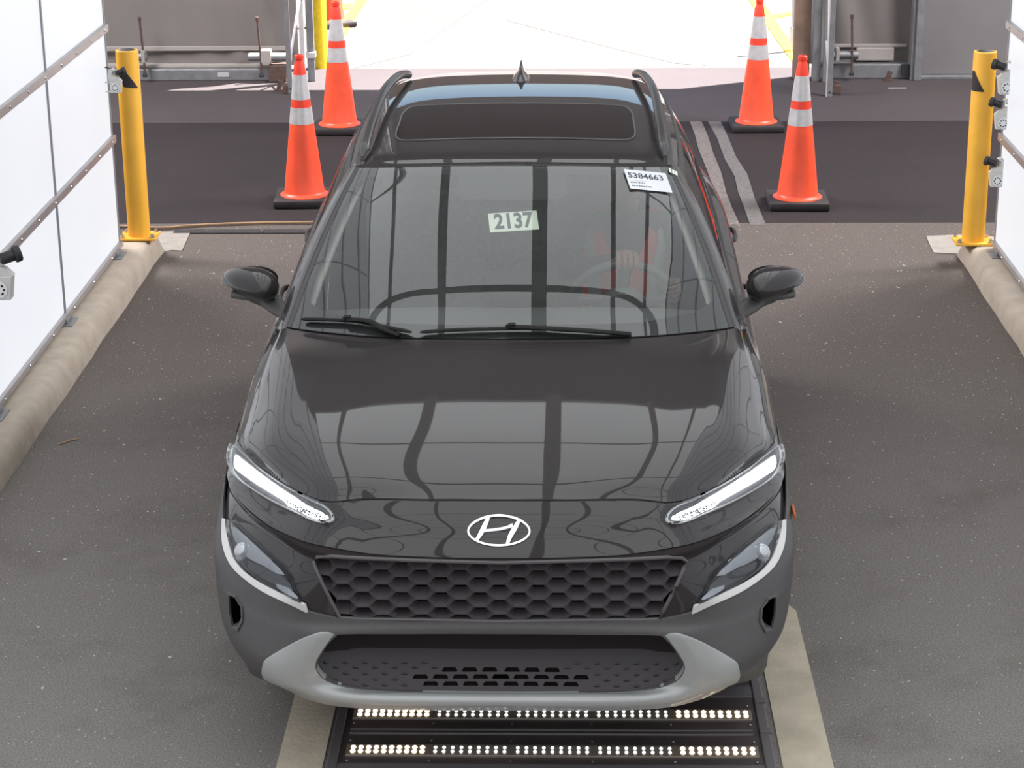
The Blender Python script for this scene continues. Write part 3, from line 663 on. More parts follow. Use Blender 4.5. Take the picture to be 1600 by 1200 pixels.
rod(-3.35, 16.44, 'thin anchor rod by the far left end of fabric wall', (-0.12, 0.02, -0.02, 0.01))
rod(2.25, 16.42, 'thin anchor rod through pipe right of the doorway', (-0.20, 0.05, -0.13, -0.10))
# yellow post outside and the thin post right
bm = BM(); q = G(501, 108); lathe(bm, [(0.058, 0), (0.058, 1.3), (0.05, 1.32)], c=(q.x, q.y+0.06, 0), n=32)
tag(grounded('bollard', bm, M['yellow_line'], 40), 'bright yellow bollard standing outside, left of the doorway', 'bollard')
q = G(1237, 80); bm = BM(); box(bm, q.x-0.01, q.x+0.012, q.y, q.y+0.03, 0, 1.4, bev=0.002); box(bm, q.x-0.02, q.x+0.02, q.y-0.01, q.y+0.04, 0, 0.2, bev=0.003)
tag(grounded('sign_post', bm, M['galv_light']), 'thin pale post outside just right of the doorway opening', 'post')
q = G(1402, 138); bm = BM(); box(bm, q.x-0.07, q.x+0.07, q.y, q.y+0.006, 0, 0.004)
tag(grounded('cable_tie', bm, M['white']), 'short white strip lying on the floor by the right fabric wall', 'litter')
# block added out of shot so the car roof mirrors something dark
bm = BM(); box(bm, -26, 26, 46, 56, 0, 5.2); tag(grounded('backdrop', bm, M['timber']), 'added low brown warehouse far across the sunlit yard', 'building')

# ================================================================== THE CAR
CX, Y0 = -0.19, 5.40          # car-local frame: u sideways, v backwards from the nose, z up
car = empty('car', (CX, Y0, 0), label='black compact crossover car with grey cladding, facing the camera in the lane', cat='car')
def cr(p0, p1, p2, p3, t):
    return 0.5*((2*p1)+(p2-p0)*t+(2*p0-5*p1+4*p2-p3)*t*t+(3*p1-p0-3*p2+p3)*t**3)
class Surf:
    """smooth surface through a net of points (rows t, columns s); column 0 lies on the car's middle plane if sym"""
    def __init__(self, ctrl, sym=True, flip=False, seed=6):
        self.C = np.array(ctrl, float); self.R, self.K = self.C.shape[:2]; self.flip = flip
        C = self.C
        left = C[:, 1]*np.array([-1, 1, 1]) if sym else 2*C[:, 0]-C[:, 1]
        right = 2*C[:, -1]-C[:, -2]
        X = np.concatenate([left[:, None], C, right[:, None]], 1)
        self.X = np.concatenate([(2*X[0]-X[1])[None], X, (2*X[-1]-X[-2])[None]], 0)
        n = seed
        self.S = [(s, t) for t in np.linspace(0, self.R-1, (self.R-1)*n+1) for s in np.linspace(0, self.K-1, (self.K-1)*n+1)]
        self.P = np.array([self.e(s, t) for s, t in self.S])
    def e(self, s, t):
        j = min(max(int(math.floor(s)), 0), self.K-2); i = min(max(int(math.floor(t)), 0), self.R-2); fs = s-j; ft = t-i
        rows = [cr(*[self.X[i+a, j+b] for b in range(4)], fs) for a in range(4)]
        return cr(*rows, ft)
    def n(self, s, t):
        h = 1e-3; ds = self.e(s+h, t)-self.e(s-h, t); dt = self.e(s, t+h)-self.e(s, t-h)
        N = np.cross(ds, dt); L = np.linalg.norm(N); N = N/(L if L > 1e-12 else 1)
        return -N if self.flip else N
    def solve(self, res, s, t, lim=True):
        for _ in range(12):
            r = res(self.e(s, t)); h = 1e-3
            J = np.stack([(res(self.e(s+h, t))-r)/h, (res(self.e(s, t+h))-r)/h], 1)
            d = np.linalg.lstsq(J, r, rcond=None)[0]; d = np.clip(d, -0.5, 0.5); s -= d[0]; t -= d[1]
            if lim: s = min(max(s, 0), self.K-1); t = min(max(t, 0), self.R-1)
            if abs(d).max() < 1e-5: break
        return s, t
    def px(self, px, py, side=-1):
        """net coordinates of the surface point on a sight line; side -1 reads the photo's left half"""
        d = ray(px, py); d = d/np.linalg.norm(d); o = EYE-np.array([CX, Y0, 0])
        if side < 0: d = d*np.array([-1, 1, 1]); o = o*np.array([-1, 1, 1])
        q = self.P-o; D = np.linalg.norm(np.cross(q, d), axis=1); k = int(np.argmin(D+0.02*(q@d)))
        a = np.cross(d, [0, 0, 1]); a /= np.linalg.norm(a); b = np.cross(a, d)
        return self.solve(lambda p: np.array([(p-o)@a, (p-o)@b]), *self.S[k])
    def at(self, i0, v0, i1, v1):
        """net coordinates where coordinate i0 = v0 and i1 = v1"""
        D = (self.P[:, i0]-v0)**2+(self.P[:, i1]-v1)**2; k = int(np.argmin(D))
        return self.solve(lambda p: np.array([p[i0]-v0, p[i1]-v1]), *self.S[k])

def dens(loop, step):
    out = []; n = len(loop)
    for i in range(n):
        a, b = loop[i], loop[(i+1) % n]; L = math.hypot(b[0]-a[0], b[1]-a[1]); k = max(1, int(math.ceil(L/step)))
        for j in range(k): out.append((a[0]+(b[0]-a[0])*j/k, a[1]+(b[1]-a[1])*j/k))
    return out
def inside(p, loop):
    x, y = p; c = False; n = len(loop); j = n-1
    for i in range(n):
        xi, yi = loop[i]; xj, yj = loop[j]
        if (yi > y) != (yj > y) and x < (xj-xi)*(y-yi)/(yj-yi+1e-15)+xi: c = not c
        j = i
    return c
def disp_normal(S, s, t, off, fn):
    h = 0.02; q = lambda a, b: S.e(a, b)+S.n(a, b)*(off+fn(a, b))
    N = np.cross(q(s+h, t)-q(s-h, t), q(s, t+h)-q(s, t-h)); N /= np.linalg.norm(N)+1e-12
    return N if N@S.n(s, t) > 0 else -N
def panel_data(S, outer, holes=(), off=0.0, thick=0.01, step=0.12, rim=None, off_fn=None, mode='one'):
    """flat outline in the net's (s,t) -> lifted shell; returns verts, normals, faces"""
    loops = [dens(outer, step)]+[dens(h, step) for h in holes]
    pts = []; edges = []
    for L in loops:
        b = len(pts); pts += L; edges += [(b+i, b+(i+1) % len(L)) for i in range(len(L))]
    s0 = min(p[0] for p in loops[0]); s1 = max(p[0] for p in loops[0]); t0 = min(p[1] for p in loops[0]); t1 = max(p[1] for p in loops[0])
    B = np.array(pts)
    ns, nt = int((s1-s0)/step)+1, int((t1-t0)/step)+1
    for i in range(ns+1):
        for j in range(nt+1):
            p = (s0+(i+0.01)*step, t0+(j+0.013)*step+(0.5*step if i % 2 else 0))
            if inside(p, loops[0]) and not any(inside(p, h) for h in loops[1:]):
                if ((B-np.array(p))**2).sum(1).min() > (0.35*step)**2: pts.append(p)
    vo, eo, fo, *_ = delaunay_2d_cdt([Vector(p) for p in pts], edges, [], 0, 1e-6)
    V, N, F = [], [], []
    for p in vo:
        s, t = p.x, p.y; n = S.n(s, t); o = off+(off_fn(s, t) if off_fn else 0)
        V.append(S.e(s, t)+n*o); N.append(disp_normal(S, s, t, off, off_fn) if off_fn else n)
    E = {}
    for f in fo:
        c = (sum(vo[i].x for i in f)/3, sum(vo[i].y for i in f)/3)
        if not inside(c, loops[0]) or any(inside(c, h) for h in loops[1:]): continue
        a, b, d = (V[i] for i in f[:3]); g = np.cross(b-a, d-a)
        if np.linalg.norm(g) < 1e-12: continue
        f = list(f) if g@N[f[0]] > 0 else list(f)[::-1]
        F.append(f)
        for i in range(3): E[(f[i], f[(i+1) % 3])] = 1
    if thick:
        bd = [(a, b) for (a, b) in E if (b, a) not in E]; m1, m2 = {}, {}
        if mode == 'sym': bd = [(a, b) for a, b in bd if not (abs(V[a][0]) < 1e-4 and abs(V[b][0]) < 1e-4)]
        acc = {}
        for a, b in bd:
            d = V[b]-V[a]; rd = (np.array(rim) if rim is not None else -N[a])
            o = np.cross(d, -rd); L = np.linalg.norm(o); o = o/(L if L else 1)
            for q in (a, b): acc.setdefault(q, []).append(o)
        for q, os_ in acc.items():
            o = sum(os_); L = np.linalg.norm(o); o = o/(L if L > 1e-9 else 1); rd = (np.array(rim) if rim is not None else -N[q])
            m1[q] = len(V); V.append(V[q].copy()); N.append((o+N[q]*0.6)/np.linalg.norm(o+N[q]*0.6+1e-9))
            m2[q] = len(V); V.append(V[q]+rd*thick); N.append(o)
        for a, b in bd: F.append([m1[b], m1[a], m2[a], m2[b]])
    return V, N, F
def panel(name, S, outer, m, holes=(), mode='sym', parent=None, **k):
    """mode sym: half outline mirrored into one piece; 'left'/'right': one side; 'one': as given"""
    V, N, F = panel_data(S, outer, holes, mode=mode, **k)
    V = [Vector(v) for v in V]; N = [Vector(n) for n in N]
    if mode == 'sym':
        n0 = len(V); mp = []
        for i in range(n0):
            v, n = V[i], N[i]
            if abs(v.x) < 1e-4: mp.append(i); n.x = 0; n.normalize(); v.x = 0
            else: mp.append(len(V)); V.append(Vector((-v.x, v.y, v.z))); N.append(Vector((-n.x, n.y, n.z)))
        F = F+[[mp[i] for i in f][::-1] for f in F]
    elif mode == 'left':
        V = [Vector((-v.x, v.y, v.z)) for v in V]; N = [Vector((-n.x, n.y, n.z)) for n in N]; F = [f[::-1] for f in F]
    me = bpy.data.meshes.new(name); me.from_pydata(V, [], F); me.materials.append(m)
    me.polygons.foreach_set('use_smooth', [True]*len(me.polygons)); me.update()
    me.normals_split_custom_set_from_vertices([n.normalized() if n.length > 0 else Vector((0, 0, 1)) for n in N])
    return link(name, me, parent or car)
def pair(name, S, outer, m, **k):
    return panel(name, S, outer, m, mode='left', **k), panel(name, S, outer, m, mode='right', **k)
def rnd_loop(loop, k=5): return [(p.x, p.y) for p in smooth_pts([(a, b, 0) for a, b in loop], k, True)]
def chain(pts, k=5):
    return [(p.x, p.y) for p in smooth_pts([(a, b, 0) for a, b in pts], k)]

# ---- front fascia net: rows downwards, columns from the middle round the corner to the wheel arch
FASC_R = [
 [(0,.144,.885),(.2,.145,.885),(.385,.17,.877),(.51,.185,.862),(.60,.29,.85),(.72,.47,.842),(.80,.62,.84),(.84,.72,.84),(.857,.80,.835),(.862,.88,.835)],
 [(0,.10,.845),(.2,.101,.845),(.39,.125,.84),(.515,.16,.83),(.61,.262,.82),(.728,.42,.815),(.806,.56,.812),(.846,.665,.812),(.864,.75,.808),(.868,.83,.805)],
 [(0,.073,.80),(.2,.075,.80),(.395,.090,.797),(.525,.115,.794),(.62,.20,.788),(.732,.35,.782),(.81,.50,.780),(.849,.61,.780),(.868,.70,.778),(.876,.79,.777)],
 [(0,.038,.748),(.2,.040,.748),(.4,.046,.750),(.532,.077,.760),(.625,.160,.764),(.735,.299,.768),(.813,.447,.765),(.852,.560,.760),(.872,.66,.758),(.880,.76,.757)],
 [(0,.041,.730),(.2,.043,.730),(.4,.049,.731),(.535,.080,.732),(.627,.163,.733),(.737,.302,.742),(.814,.448,.746),(.853,.552,.745),(.873,.65,.743),(.880,.75,.742)],
 [(0,.05,.68),(.2,.05,.68),(.4,.052,.68),(.55,.062,.68),(.64,.135,.68),(.745,.255,.68),(.818,.375,.68),(.862,.475,.68),(.880,.57,.68),(.885,.66,.68)],
 [(0,.048,.62),(.2,.048,.62),(.4,.048,.62),(.55,.050,.62),(.65,.103,.62),(.748,.195,.62),(.822,.30,.62),(.866,.39,.62),(.884,.49,.62),(.887,.58,.62)],
 [(0,.052,.55),(.2,.050,.55),(.4,.044,.55),(.535,.042,.55),(.645,.082,.55),(.748,.165,.55),(.822,.265,.55),(.862,.36,.55),(.880,.45,.55),(.885,.53,.55)],
 [(0,.047,.515),(.2,.044,.515),(.4,.034,.515),(.53,.024,.515),(.643,.066,.515),(.745,.145,.515),(.815,.245,.515),(.857,.34,.515),(.876,.43,.515),(.882,.505,.515)],
 [(0,.060,.42),(.2,.058,.42),(.4,.048,.42),(.54,.030,.42),(.655,.042,.42),(.745,.115,.42),(.80,.20,.42),(.838,.295,.42),(.860,.39,.42),(.870,.475,.42)],
 [(0,.085,.315),(.2,.082,.317),(.385,.074,.325),(.51,.052,.35),(.635,.045,.362),(.715,.110,.36),(.765,.185,.358),(.805,.28,.355),(.838,.375,.35),(.852,.455,.35)],
 [(0,.045,.298),(.2,.044,.299),(.37,.042,.302),(.50,.045,.312),(.60,.080,.318),(.67,.142,.315),(.72,.21,.31),(.765,.30,.30),(.80,.385,.30),(.82,.45,.30)],
 [(0,.100,.25),(.18,.095,.25),(.35,.090,.252),(.475,.098,.256),(.57,.140,.262),(.635,.19,.265),(.69,.26,.245),(.742,.33,.222),(.785,.40,.205),(.81,.47,.20)],
]
for k, dz in {5: .008, 6: .025, 7: .03, 8: .03, 9: .03}.items():      # tuck the lower corner under
    u_, v_, z_ = FASC_R[12][k]; q_ = -dz/(CAM_H-z_); FASC_R[12][k] = (u_*(1-q_), v_+(-Y0-v_)*q_, z_-dz)
FASC = Surf(FASC_R, flip=True)
if FASC.n(0.5, 3)[1] > 0: FASC.flip = not FASC.flip
NT, NS = FASC.R-1, FASC.K-1
f = FASC.px
seam = [f(*p) for p in ((778,872),(690,871),(600,867),(545,860),(500,852),(455,838),(419,820),(395,802),(375,783),(362,765))]
seam[0] = (0.0, seam[0][1]); seam_end = (NS, FASC.at(1, .79, 2, .775)[1])
nose = [(0.0, 0.03)]+[(i, 0.03) for i in range(1, NS)]+[(NS, 0.03), (NS, 2.6)]+chain(seam, 3)[::-1]
panel('nose_panel', FASC, nose, M['paint'], thick=0.03, rim=(0, 1, 0), step=0.14)
# gloss bumper band round the lamps (seam -> cladding)
gl = [f(*p) for p in ((531,966),(482,956))]; gt = [f(*p) for p in ((355,858),(348,812))]
bump = [seam[0]]
seam2 = chain([(s, t+0.03) for s, t in seam], 3); seam2[0] = (0.0, seam2[0][1])
b0 = f(778, 975)[1]
bump = seam2+[(NS-0.6, 2.45), (NS-0.6, 5.4), (6, 6.3), (4.3, 6.6), (2.6, 6.45), (0.0, b0+0.1)]
grl = [f(*p) for p in ((778,880),(690,879),(600,875),(520,870),(495,871),(489,876),(492,886),(531,966),(560,968),(640,971),(778,972))]
grl[0] = (0.0, grl[0][1]); grl[-1] = (0.0, grl[-1][1])
bump2 = [grl[0]]+seam2+[(NS-0.6, 2.9), (NS-0.6, 6.4), (6, 7.3), (4.3, 7.6), (2.6, 7.55), (1.0, grl[-1][1]+0.1), (0.0, grl[-1][1]+0.1)]+grl[::-1][:-1]
panel('bumper_cover', FASC, bump2, M['paint'], off=-0.007, thick=0.03, rim=(0, 1, 0), step=0.14)
lipb = [f(*p) for p in ((778,880),(690,879),(600,876),(520,873),(489,874),(464,863),(446,851),(419,826),(398,806))]; lipb[0] = (0.0, lipb[0][1])
lipt = [f(*p) for p in ((425,822),(455,838),(500,852),(545,860),(600,867),(690,871),(778,872))]; lipt[-1] = (0.0, lipt[-1][1]-0.05)
panel('nose_lip', FASC, lipb+lipt, M['void'], off=-0.004, thick=0.004, rim=(0, 1, 0), step=0.1)
# cladding (textured) lower bumper
trim_lo = [f(*p) for p in ((531,966),(482,955),(455,943),(410,922),(371,895),(356,868),(351,840),(350,811))]
intake = [f(*p) for p in ((778,990),(640,990),(560,990),(528,991),(512,1006),(497,1030),(495,1044),(505,1058),(530,1070),(600,1080),(690,1084),(778,1085))]
intake[0] = (0.0, intake[0][1]); intake[-1] = (0.0, intake[-1][1])
vent = [f(*p) for p in ((361,930),(371,934),(379,948),(380,968),(374,982),(366,979),(362,958))]
clad = [(0.0, grl[-1][1]+0.02)]+[(s, t+0.02) for s, t in grl[-4:-1]][::-1]+chain(trim_lo, 2)+[(NS-1.3, 4.0), (NS-1.0, 3.3), (NS, 2.7)]+[(NS, k) for k in range(4, NT)]+[(NS, NT), (0.0, NT)]+intake[::-1]
panel('bumper_cladding', FASC, clad, M['cladding'], holes=[vent], off=0.004, thick=0.045, rim=(0, 1, 0), step=0.14)
vs_, vt_ = sum(p[0] for p in vent)/len(vent), sum(p[1] for p in vent)/len(vent)
for sg in (-1, 1):
    loop = [(vs_+(s-vs_)*1.12, vt_+(t-vt_)*1.06) for s, t in dens(vent, 0.15)]; bm = BM(); R3 = []
    for dpt, k in ((-0.002, 1.0), (-0.05, 1.0), (-0.055, 0.02)):
        ring = []
        for s, t in loop:
            s2, t2 = vs_+(s-vs_)*k, vt_+(t-vt_)*k; P = Vector(FASC.e(s2, t2))+Vector(FASC.n(vs_, vt_))*dpt; ring.append(bm.verts.new((sg*P.x, P.y, P.z)))
        R3.append(ring)
    n_ = len(loop)
    for p, q in zip(R3, R3[1:]):
        for i in range(n_): bm.faces.new((p[i], p[(i+1) % n_], q[(i+1) % n_], q[i]))
    bm.faces.new(R3[-1]); obj('vent_recess', bm, M['pit'], car)
for md in ('left', 'right'):
    c = vent; cxs = sum(p[0] for p in c)/len(c); cts = sum(p[1] for p in c)/len(c)
    panel('vent_frame', FASC, [(cxs+(s-cxs)*1.22, cts+(t-cts)*1.10) for s, t in vent], M['cladding'], holes=[[(cxs+(s-cxs)*1.0, cts+(t-cts)*1.0) for s, t in vent]], off=0.008, thick=0.03, rim=(0, 1, 0), step=0.08, mode=md)
    panel('vent_rib', FASC, [(cxs-0.08, cts-0.3), (cxs+0.3, cts-0.35), (cxs+0.3, cts-0.2), (cxs-0.08, cts-0.15)], M['grille'], off=-0.015, thick=0.02, rim=(0, 1, 0), step=0.08, mode=md)
    if False: panel('vent_rib', FASC, [(cxs-0.05, cts-0.9), (cxs+0.03, cts-0.9), (cxs+0.05, cts+0.9), (cxs-0.03, cts+0.9)], M['grille'], off=-0.02, thick=0.02, rim=(0, 1, 0), step=0.08, mode=md)
# silver trim under the lamps
tr_out = [f(*p) for p in ((351,811),(350,840),(353,860),(364,884),(388,907),(410,922),(455,943),(482,956))]
tr_in = [f(*p) for p in ((478,943),(446,928),(412,912),(384,893),(368,873),(361,850),(358,830),(356,812))]
trm = chain(tr_out, 3)+chain(tr_in, 3)
pair('lamp_trim', FASC, trm, M['trim'], off=0.010, thick=0.012, step=0.1)
# skid plate
sk = [f(*p) for p in ((778,1083.5),(690,1082.5),(600,1079.5),(545,1074),(512,1062),(496,1045),(497,1030),(512,1006),(524,991),(512,988),(495,990),(455,1008),(420,1030),(414,1042),(420,1058),(464,1079),(530,1097),(640,1103),(778,1104))]
sk[0] = (0.0, sk[0][1]); sk[-1] = (0.0, NT)
sk2 = chain(sk[:9], 3)[:-1]+chain(sk[8:15], 3)[:-1]+[(s, min(t, NT)) for s, t in chain(sk[14:], 3)]
ski = [Vector(FASC.e(s, t)) for s, t in chain(sk[:9], 3)]
def skid_off(s, t):
    p = Vector(FASC.e(s, t)); d = min((p-(a+(b-a)*min(1, max(0, (p-a).dot(b-a)/max((b-a).length_squared, 1e-9))))).length for a, b in zip(ski, ski[1:]))
    x = min(1.0, d/SKB(s)); return 0.003+0.010*x
SKB = lambda s: 0.022+0.022*min(1, max(0, (s-1.5)/2))
panel('skid_plate', FASC, sk2, M['skid'], off=0.0, thick=0.03, rim=(0, 1, 0), step=0.08, off_fn=skid_off)
# under-edge of the bumper
LOW = Surf([[(0,.10,.25),(.3,.093,.252),(.57,.14,.258),(.70,.28,.25),(.79,.45,.25)], [(0,.25,.20),(.3,.25,.20),(.5,.28,.20),(.66,.36,.20),(.76,.46,.20)], [(0,.9,.19),(.3,.9,.19),(.5,.9,.19),(.6,.9,.19),(.62,.9,.19)]], flip=False)
if LOW.n(1, 1)[2] > 0: LOW.flip = True
panel('under_tray', LOW, [(0, 0), (4, 0), (4, 2), (0, 2)], M['cladding'], thick=0)
# ---- lamps
def lamp(px_out, holder, mode):
    pass
drl = [f(*p) for p in ((368,697),(385,712),(402,727),(440,751),(480,775),(505,789),(520,802),(523,811),(519,816.5),(500,818),(470,806),(430,787),(397,767),(374,748),(366,733),(363.5,715))]
drl_l = rnd_loop(drl, 2)
def shrink(loop, k, dx=0, dy=0):
    cx_ = sum(p[0] for p in loop)/len(loop); cy_ = sum(p[1] for p in loop)/len(loop)
    return [(cx_+(s-cx_)*k+dx, cy_+(t-cy_)*k+dy) for s, t in loop]
def inset(loop, d):
    out = []; n = len(loop); A = sum(loop[i][0]*loop[(i+1) % n][1]-loop[(i+1) % n][0]*loop[i][1] for i in range(n))
    sg = 1 if A > 0 else -1
    for i in range(n):
        a, b, c = loop[i-1], loop[i], loop[(i+1) % n]
        tx, ty = c[0]-a[0], c[1]-a[1]; L = math.hypot(tx, ty) or 1
        out.append((b[0]-sg*ty/L*d, b[1]+sg*tx/L*d))
    return out
for md in ('left', 'right'):
    hs = panel('daytime_lamp', FASC, drl_l, M['lamp_grey'], off=0.004, thick=0.03, rim=(0, 1, 0), step=0.09, mode=md)
    panel('lamp_bezel', FASC, drl_l, M['trim'], holes=[inset(drl_l, 0.06)], off=0.009, thick=0.008, step=0.07, mode=md, parent=hs)
    light = [f(*p) for p in ((373,713),(384,722),(402,736),(440,763),(478,787),(500,799),(514,808),(512,813),(494,813),(470,801),(452,793),(444,784),(410,763),(388,748),(373,736),(370,726))]
    panel('light_strip', FASC, rnd_loop(light, 2), M['drl'], off=0.0125, thick=0.006, step=0.07, mode=md, parent=hs)
    rr = random.Random(5); bm = BM()
    edge = [f(*p) for p in ((376,713),(388,722),(404,735),(440,760),(478,784),(502,798),(513,806))]
    for (s, t) in chain(edge, 10):
        P0 = FASC.e(s, t); n = FASC.n(s, t); P = Vector(P0+n*0.016); P.x *= (-1 if md == 'left' else 1)
        q = Matrix.Translation(P) @ Matrix.Rotation(rr.uniform(0, 3), 4, 'Z') @ Matrix.Scale(rr.uniform(0.0025, 0.0045), 4)
        bmesh.ops.create_icosphere(bm, subdivisions=1, radius=1, matrix=q)
    for _ in range(60):
        px_, py_ = rr.uniform(455, 512), 0; py_ = 787+(px_-455)*0.42+rr.uniform(0, 9); s, t = f(px_, py_)
        P0 = FASC.e(s, t); n = FASC.n(s, t); P = Vector(P0+n*0.018); P.x *= (-1 if md == 'left' else 1)
        bmesh.ops.create_icosphere(bm, subdivisions=1, radius=1, matrix=Matrix.Translation(P) @ Matrix.Scale(rr.uniform(0.0015, 0.003), 4))
    tag(obj('crystals', bm, M['lamp_grey'], hs), kind='stuff')
    panel('lens', FASC, drl_l, M['lens'], off=0.022, thick=0.014, step=0.09, mode=md, parent=hs)
    # main headlamp
    hl = [f(*p) for p in ((357,812),(366,816),(380,830),(398,846),(416,862),(433,879),(446,894),(457,912),(472,940),(446,928),(412,910),(384,889),(368,866),(361,845),(357.5,828))]
    hh = panel('headlamp', FASC, hl, M['lamp_black'], off=-0.004, thick=0.04, rim=(0, 1, 0), step=0.09, mode=md)
    refl = [f(*p) for p in ((361,822),(368,824),(384,838),(400,853),(420,872),(436,888),(444,898),(434,897),(418,888),(412,884),(402,880),(388,872),(376,858),(366,842))]
    panel('reflector', FASC, refl, M['reflector'], off=0.001, thick=0.004, step=0.06, mode=md, parent=hh)
    low = [f(*p) for p in ((388,876),(412,886),(440,900),(452,912),(458,924),(440,918),(410,903),(388,888))]
    panel('lamp_louvre', FASC, low, M['lamp_grey'], off=0.002, thick=0.004, step=0.08, mode=md, parent=hh)
    fog = [f(*p) for p in ((434,912),(452,918),(466,932),(466,935),(440,922),(434,917))]
    panel('fog_lens', FASC, fog, M['reflector'], off=0.006, thick=0.006, step=0.06, mode=md, parent=hh)
    s, t = f(381, 862); P = FASC.e(s, t); n = Vector(FASC.n(s, t))
    bm = BM(); lathe(bm, [(0.034, -0.02), (0.034, 0.004), (0.030, 0.008), (0.027, 0.008), (0.022, 0.014), (0.012, 0.019), (0.002, 0.021)], n=28)
    Mt = Matrix.Translation(P) @ Vector((n.x*0.3, -1, 0.25)).to_track_quat('Z', 'Y').to_matrix().to_4x4(); Mt = Matrix.Diagonal((-1 if md == 'left' else 1, 1, 1, 1)) @ Mt
    bm.transform(Mt @ Matrix.Scale(0.85, 4)); obj('projector', bm, M['reflector'], hh, smooth=40)
    panel('lens', FASC, hl, M['lens'], off=0.012, thick=0.012, step=0.09, mode=md, parent=hh)
# ---- emblem (chrome oval with slanted H)
def on_nose(a, b, off):
    """a: metres to the photo right, b: metres up the slope from emblem centre"""
    s_, t_ = FASC.at(0, abs(a), 2, EMZ+b*0.80); P = FASC.e(s_, t_); n = FASC.n(max(s_, 1e-3), t_)
    return Vector((a, P[1], P[2]))+Vector((n[0]*(1 if a >= 0 else -1), n[1], n[2]))*off
EMZ = FASC.e(*f(778, 830))[2]
def strip3(bm, pts, w0, h):
    """flat bar with a raised spine along a curve in (a,b)"""
    n = len(pts); L = []
    for i, (a, b) in enumerate(pts):
        p0 = pts[max(i-1, 0)]; p1 = pts[min(i+1, n-1)]; tx, ty = p1[0]-p0[0], p1[1]-p0[1]; l = math.hypot(tx, ty) or 1
        wd = w0[i] if isinstance(w0, (list, tuple)) else w0; nx, ny = -ty/l*wd, tx/l*wd
        L.append([bm.verts.new(on_nose(a+nx, b+ny, 0.001)), bm.verts.new(on_nose(a+nx*0.7, b+ny*0.7, h*0.9)), bm.verts.new(on_nose(a, b, h)), bm.verts.new(on_nose(a-nx*0.7, b-ny*0.7, h*0.9)), bm.verts.new(on_nose(a-nx, b-ny, 0.001))])
    return L
def bars(bm, L, closed=False):
    prs = list(zip(L, L[1:]))+([(L[-1], L[0])] if closed else [])
    for p, q in prs:
        for k in range(4): bm.faces.new((p[k], p[k+1], q[k+1], q[k]))
    if not closed: bm.faces.new(L[0]); bm.faces.new(L[-1][::-1])
bm = BM(); A_, B_ = 0.0875, 0.0445
bars(bm, strip3(bm, [(A_*math.cos(2*PI*i/64), B_*math.sin(2*PI*i/64)) for i in range(64)], 0.0045, 0.008), True)
em = obj('emblem', bm, M['chrome'], car, smooth=50)
bm = BM()
Lk = smooth_pts([(-0.030, 0.0405, 0), (-0.040, 0.018, 0), (-0.052, -0.008, 0), (-0.064, -0.030, 0)], 5)
bars(bm, strip3(bm, [(p.x, p.y) for p in Lk], [0.0062+0.004*math.sin(PI*i/(len(Lk)-1)) for i in range(len(Lk))], 0.008))
Rk = smooth_pts([(0.058, 0.034, 0), (0.046, 0.010, 0), (0.033, -0.014, 0), (0.024, -0.041, 0)], 5)
bars(bm, strip3(bm, [(p.x, p.y) for p in Rk], [0.0062+0.004*math.sin(PI*i/(len(Rk)-1)) for i in range(len(Rk))], 0.008))
Mk = smooth_pts([(-0.048, 0.000, 0), (-0.020, 0.003, 0), (0.012, 0.008, 0), (0.040, 0.018, 0)], 6)
bars(bm, strip3(bm, [(p.x, p.y) for p in Mk], [0.009, 0.008, 0.007]+[0.0065]*(len(Mk)-6)+[0.007, 0.008, 0.009], 0.0082))
obj('emblem_letter', bm, M['chrome'], em, smooth=50)

# ---- upper grille: funnels of a honeycomb clipped to the opening
def px_uz(p):
    s, t = f(*p); P = FASC.e(s, t); return (P[0], P[2])
go = [px_uz(p) for p in ((778,880),(600,875),(520,870),(495,871),(489,876),(492,886),(531,966),(560,968),(778,972))]
full = [(-u, z) for u, z in go]+[(u, z) for u, z in go[::-1]]
def fas_v(u, z):
    s, t = FASC.at(0, abs(u), 2, z); return FASC.e(s, t)[1]
_fv = {}
def fv(u, z):
    k = (round(abs(u), 2), round(z, 2))
    if k not in _fv: _fv[k] = fas_v(k[0], k[1])
    return _fv[k]
def clampin(p, poly):
    if inside(p, poly): return p
    best = None; n = len(poly)
    for i in range(n):
        a, b = poly[i], poly[(i+1) % n]; dx, dy = b[0]-a[0], b[1]-a[1]; L = dx*dx+dy*dy
        if L < 1e-12: continue
        t = min(1, max(0, ((p[0]-a[0])*dx+(p[1]-a[1])*dy)/L)); q = (a[0]+dx*t, a[1]+dy*t); d = (q[0]-p[0])**2+(q[1]-p[1])**2
        if best is None or d < best[0]: best = (d, q)
    return best[1]
bm = BM(); px_, pz_ = 0.0562, 0.0475; zc = 0.6375
hexo = [(-0.5, 0), (-0.25, 0.5), (0.25, 0.5), (0.5, 0), (0.25, -0.5), (-0.25, -0.5)]
W_, H_ = px_/0.75, pz_
backs = []
for i in range(-11, 12):
    for j in range(-4, 5):
        cu, cz = i*px_, zc+j*pz_+(pz_/2 if i % 2 else 0)
        if not inside((cu, cz), full) and not inside((cu, cz+0.018), full) and not inside((cu, cz-0.018), full): continue
        ou = [clampin((cu+W_*a, cz+H_*b), full) for a, b in hexo]
        inn = [clampin((cu+W_*0.72*a, cz+0.0075+H_*0.50*b), full) for a, b in hexo]
        vo_ = [bm.verts.new((u, fv(u, z)+0.016, z)) for u, z in ou]
        vm = [bm.verts.new((u*0.94+cu*0.06, fv(u, z)+0.013, z*0.94+cz*0.06)) for u, z in ou]
        vi = [bm.verts.new((u, fv(u, z)+0.060, z)) for u, z in inn]
        for a, b in ((vo_, vm), (vm, vi)):
            for k in range(6):
                try: bm.faces.new((a[k], a[(k+1) % 6], b[(k+1) % 6], b[k]))
                except ValueError: pass
        if abs(cu) > 0.25 : backs.append(inn)
gl_ = obj('grille', bm, M['grille'], car)
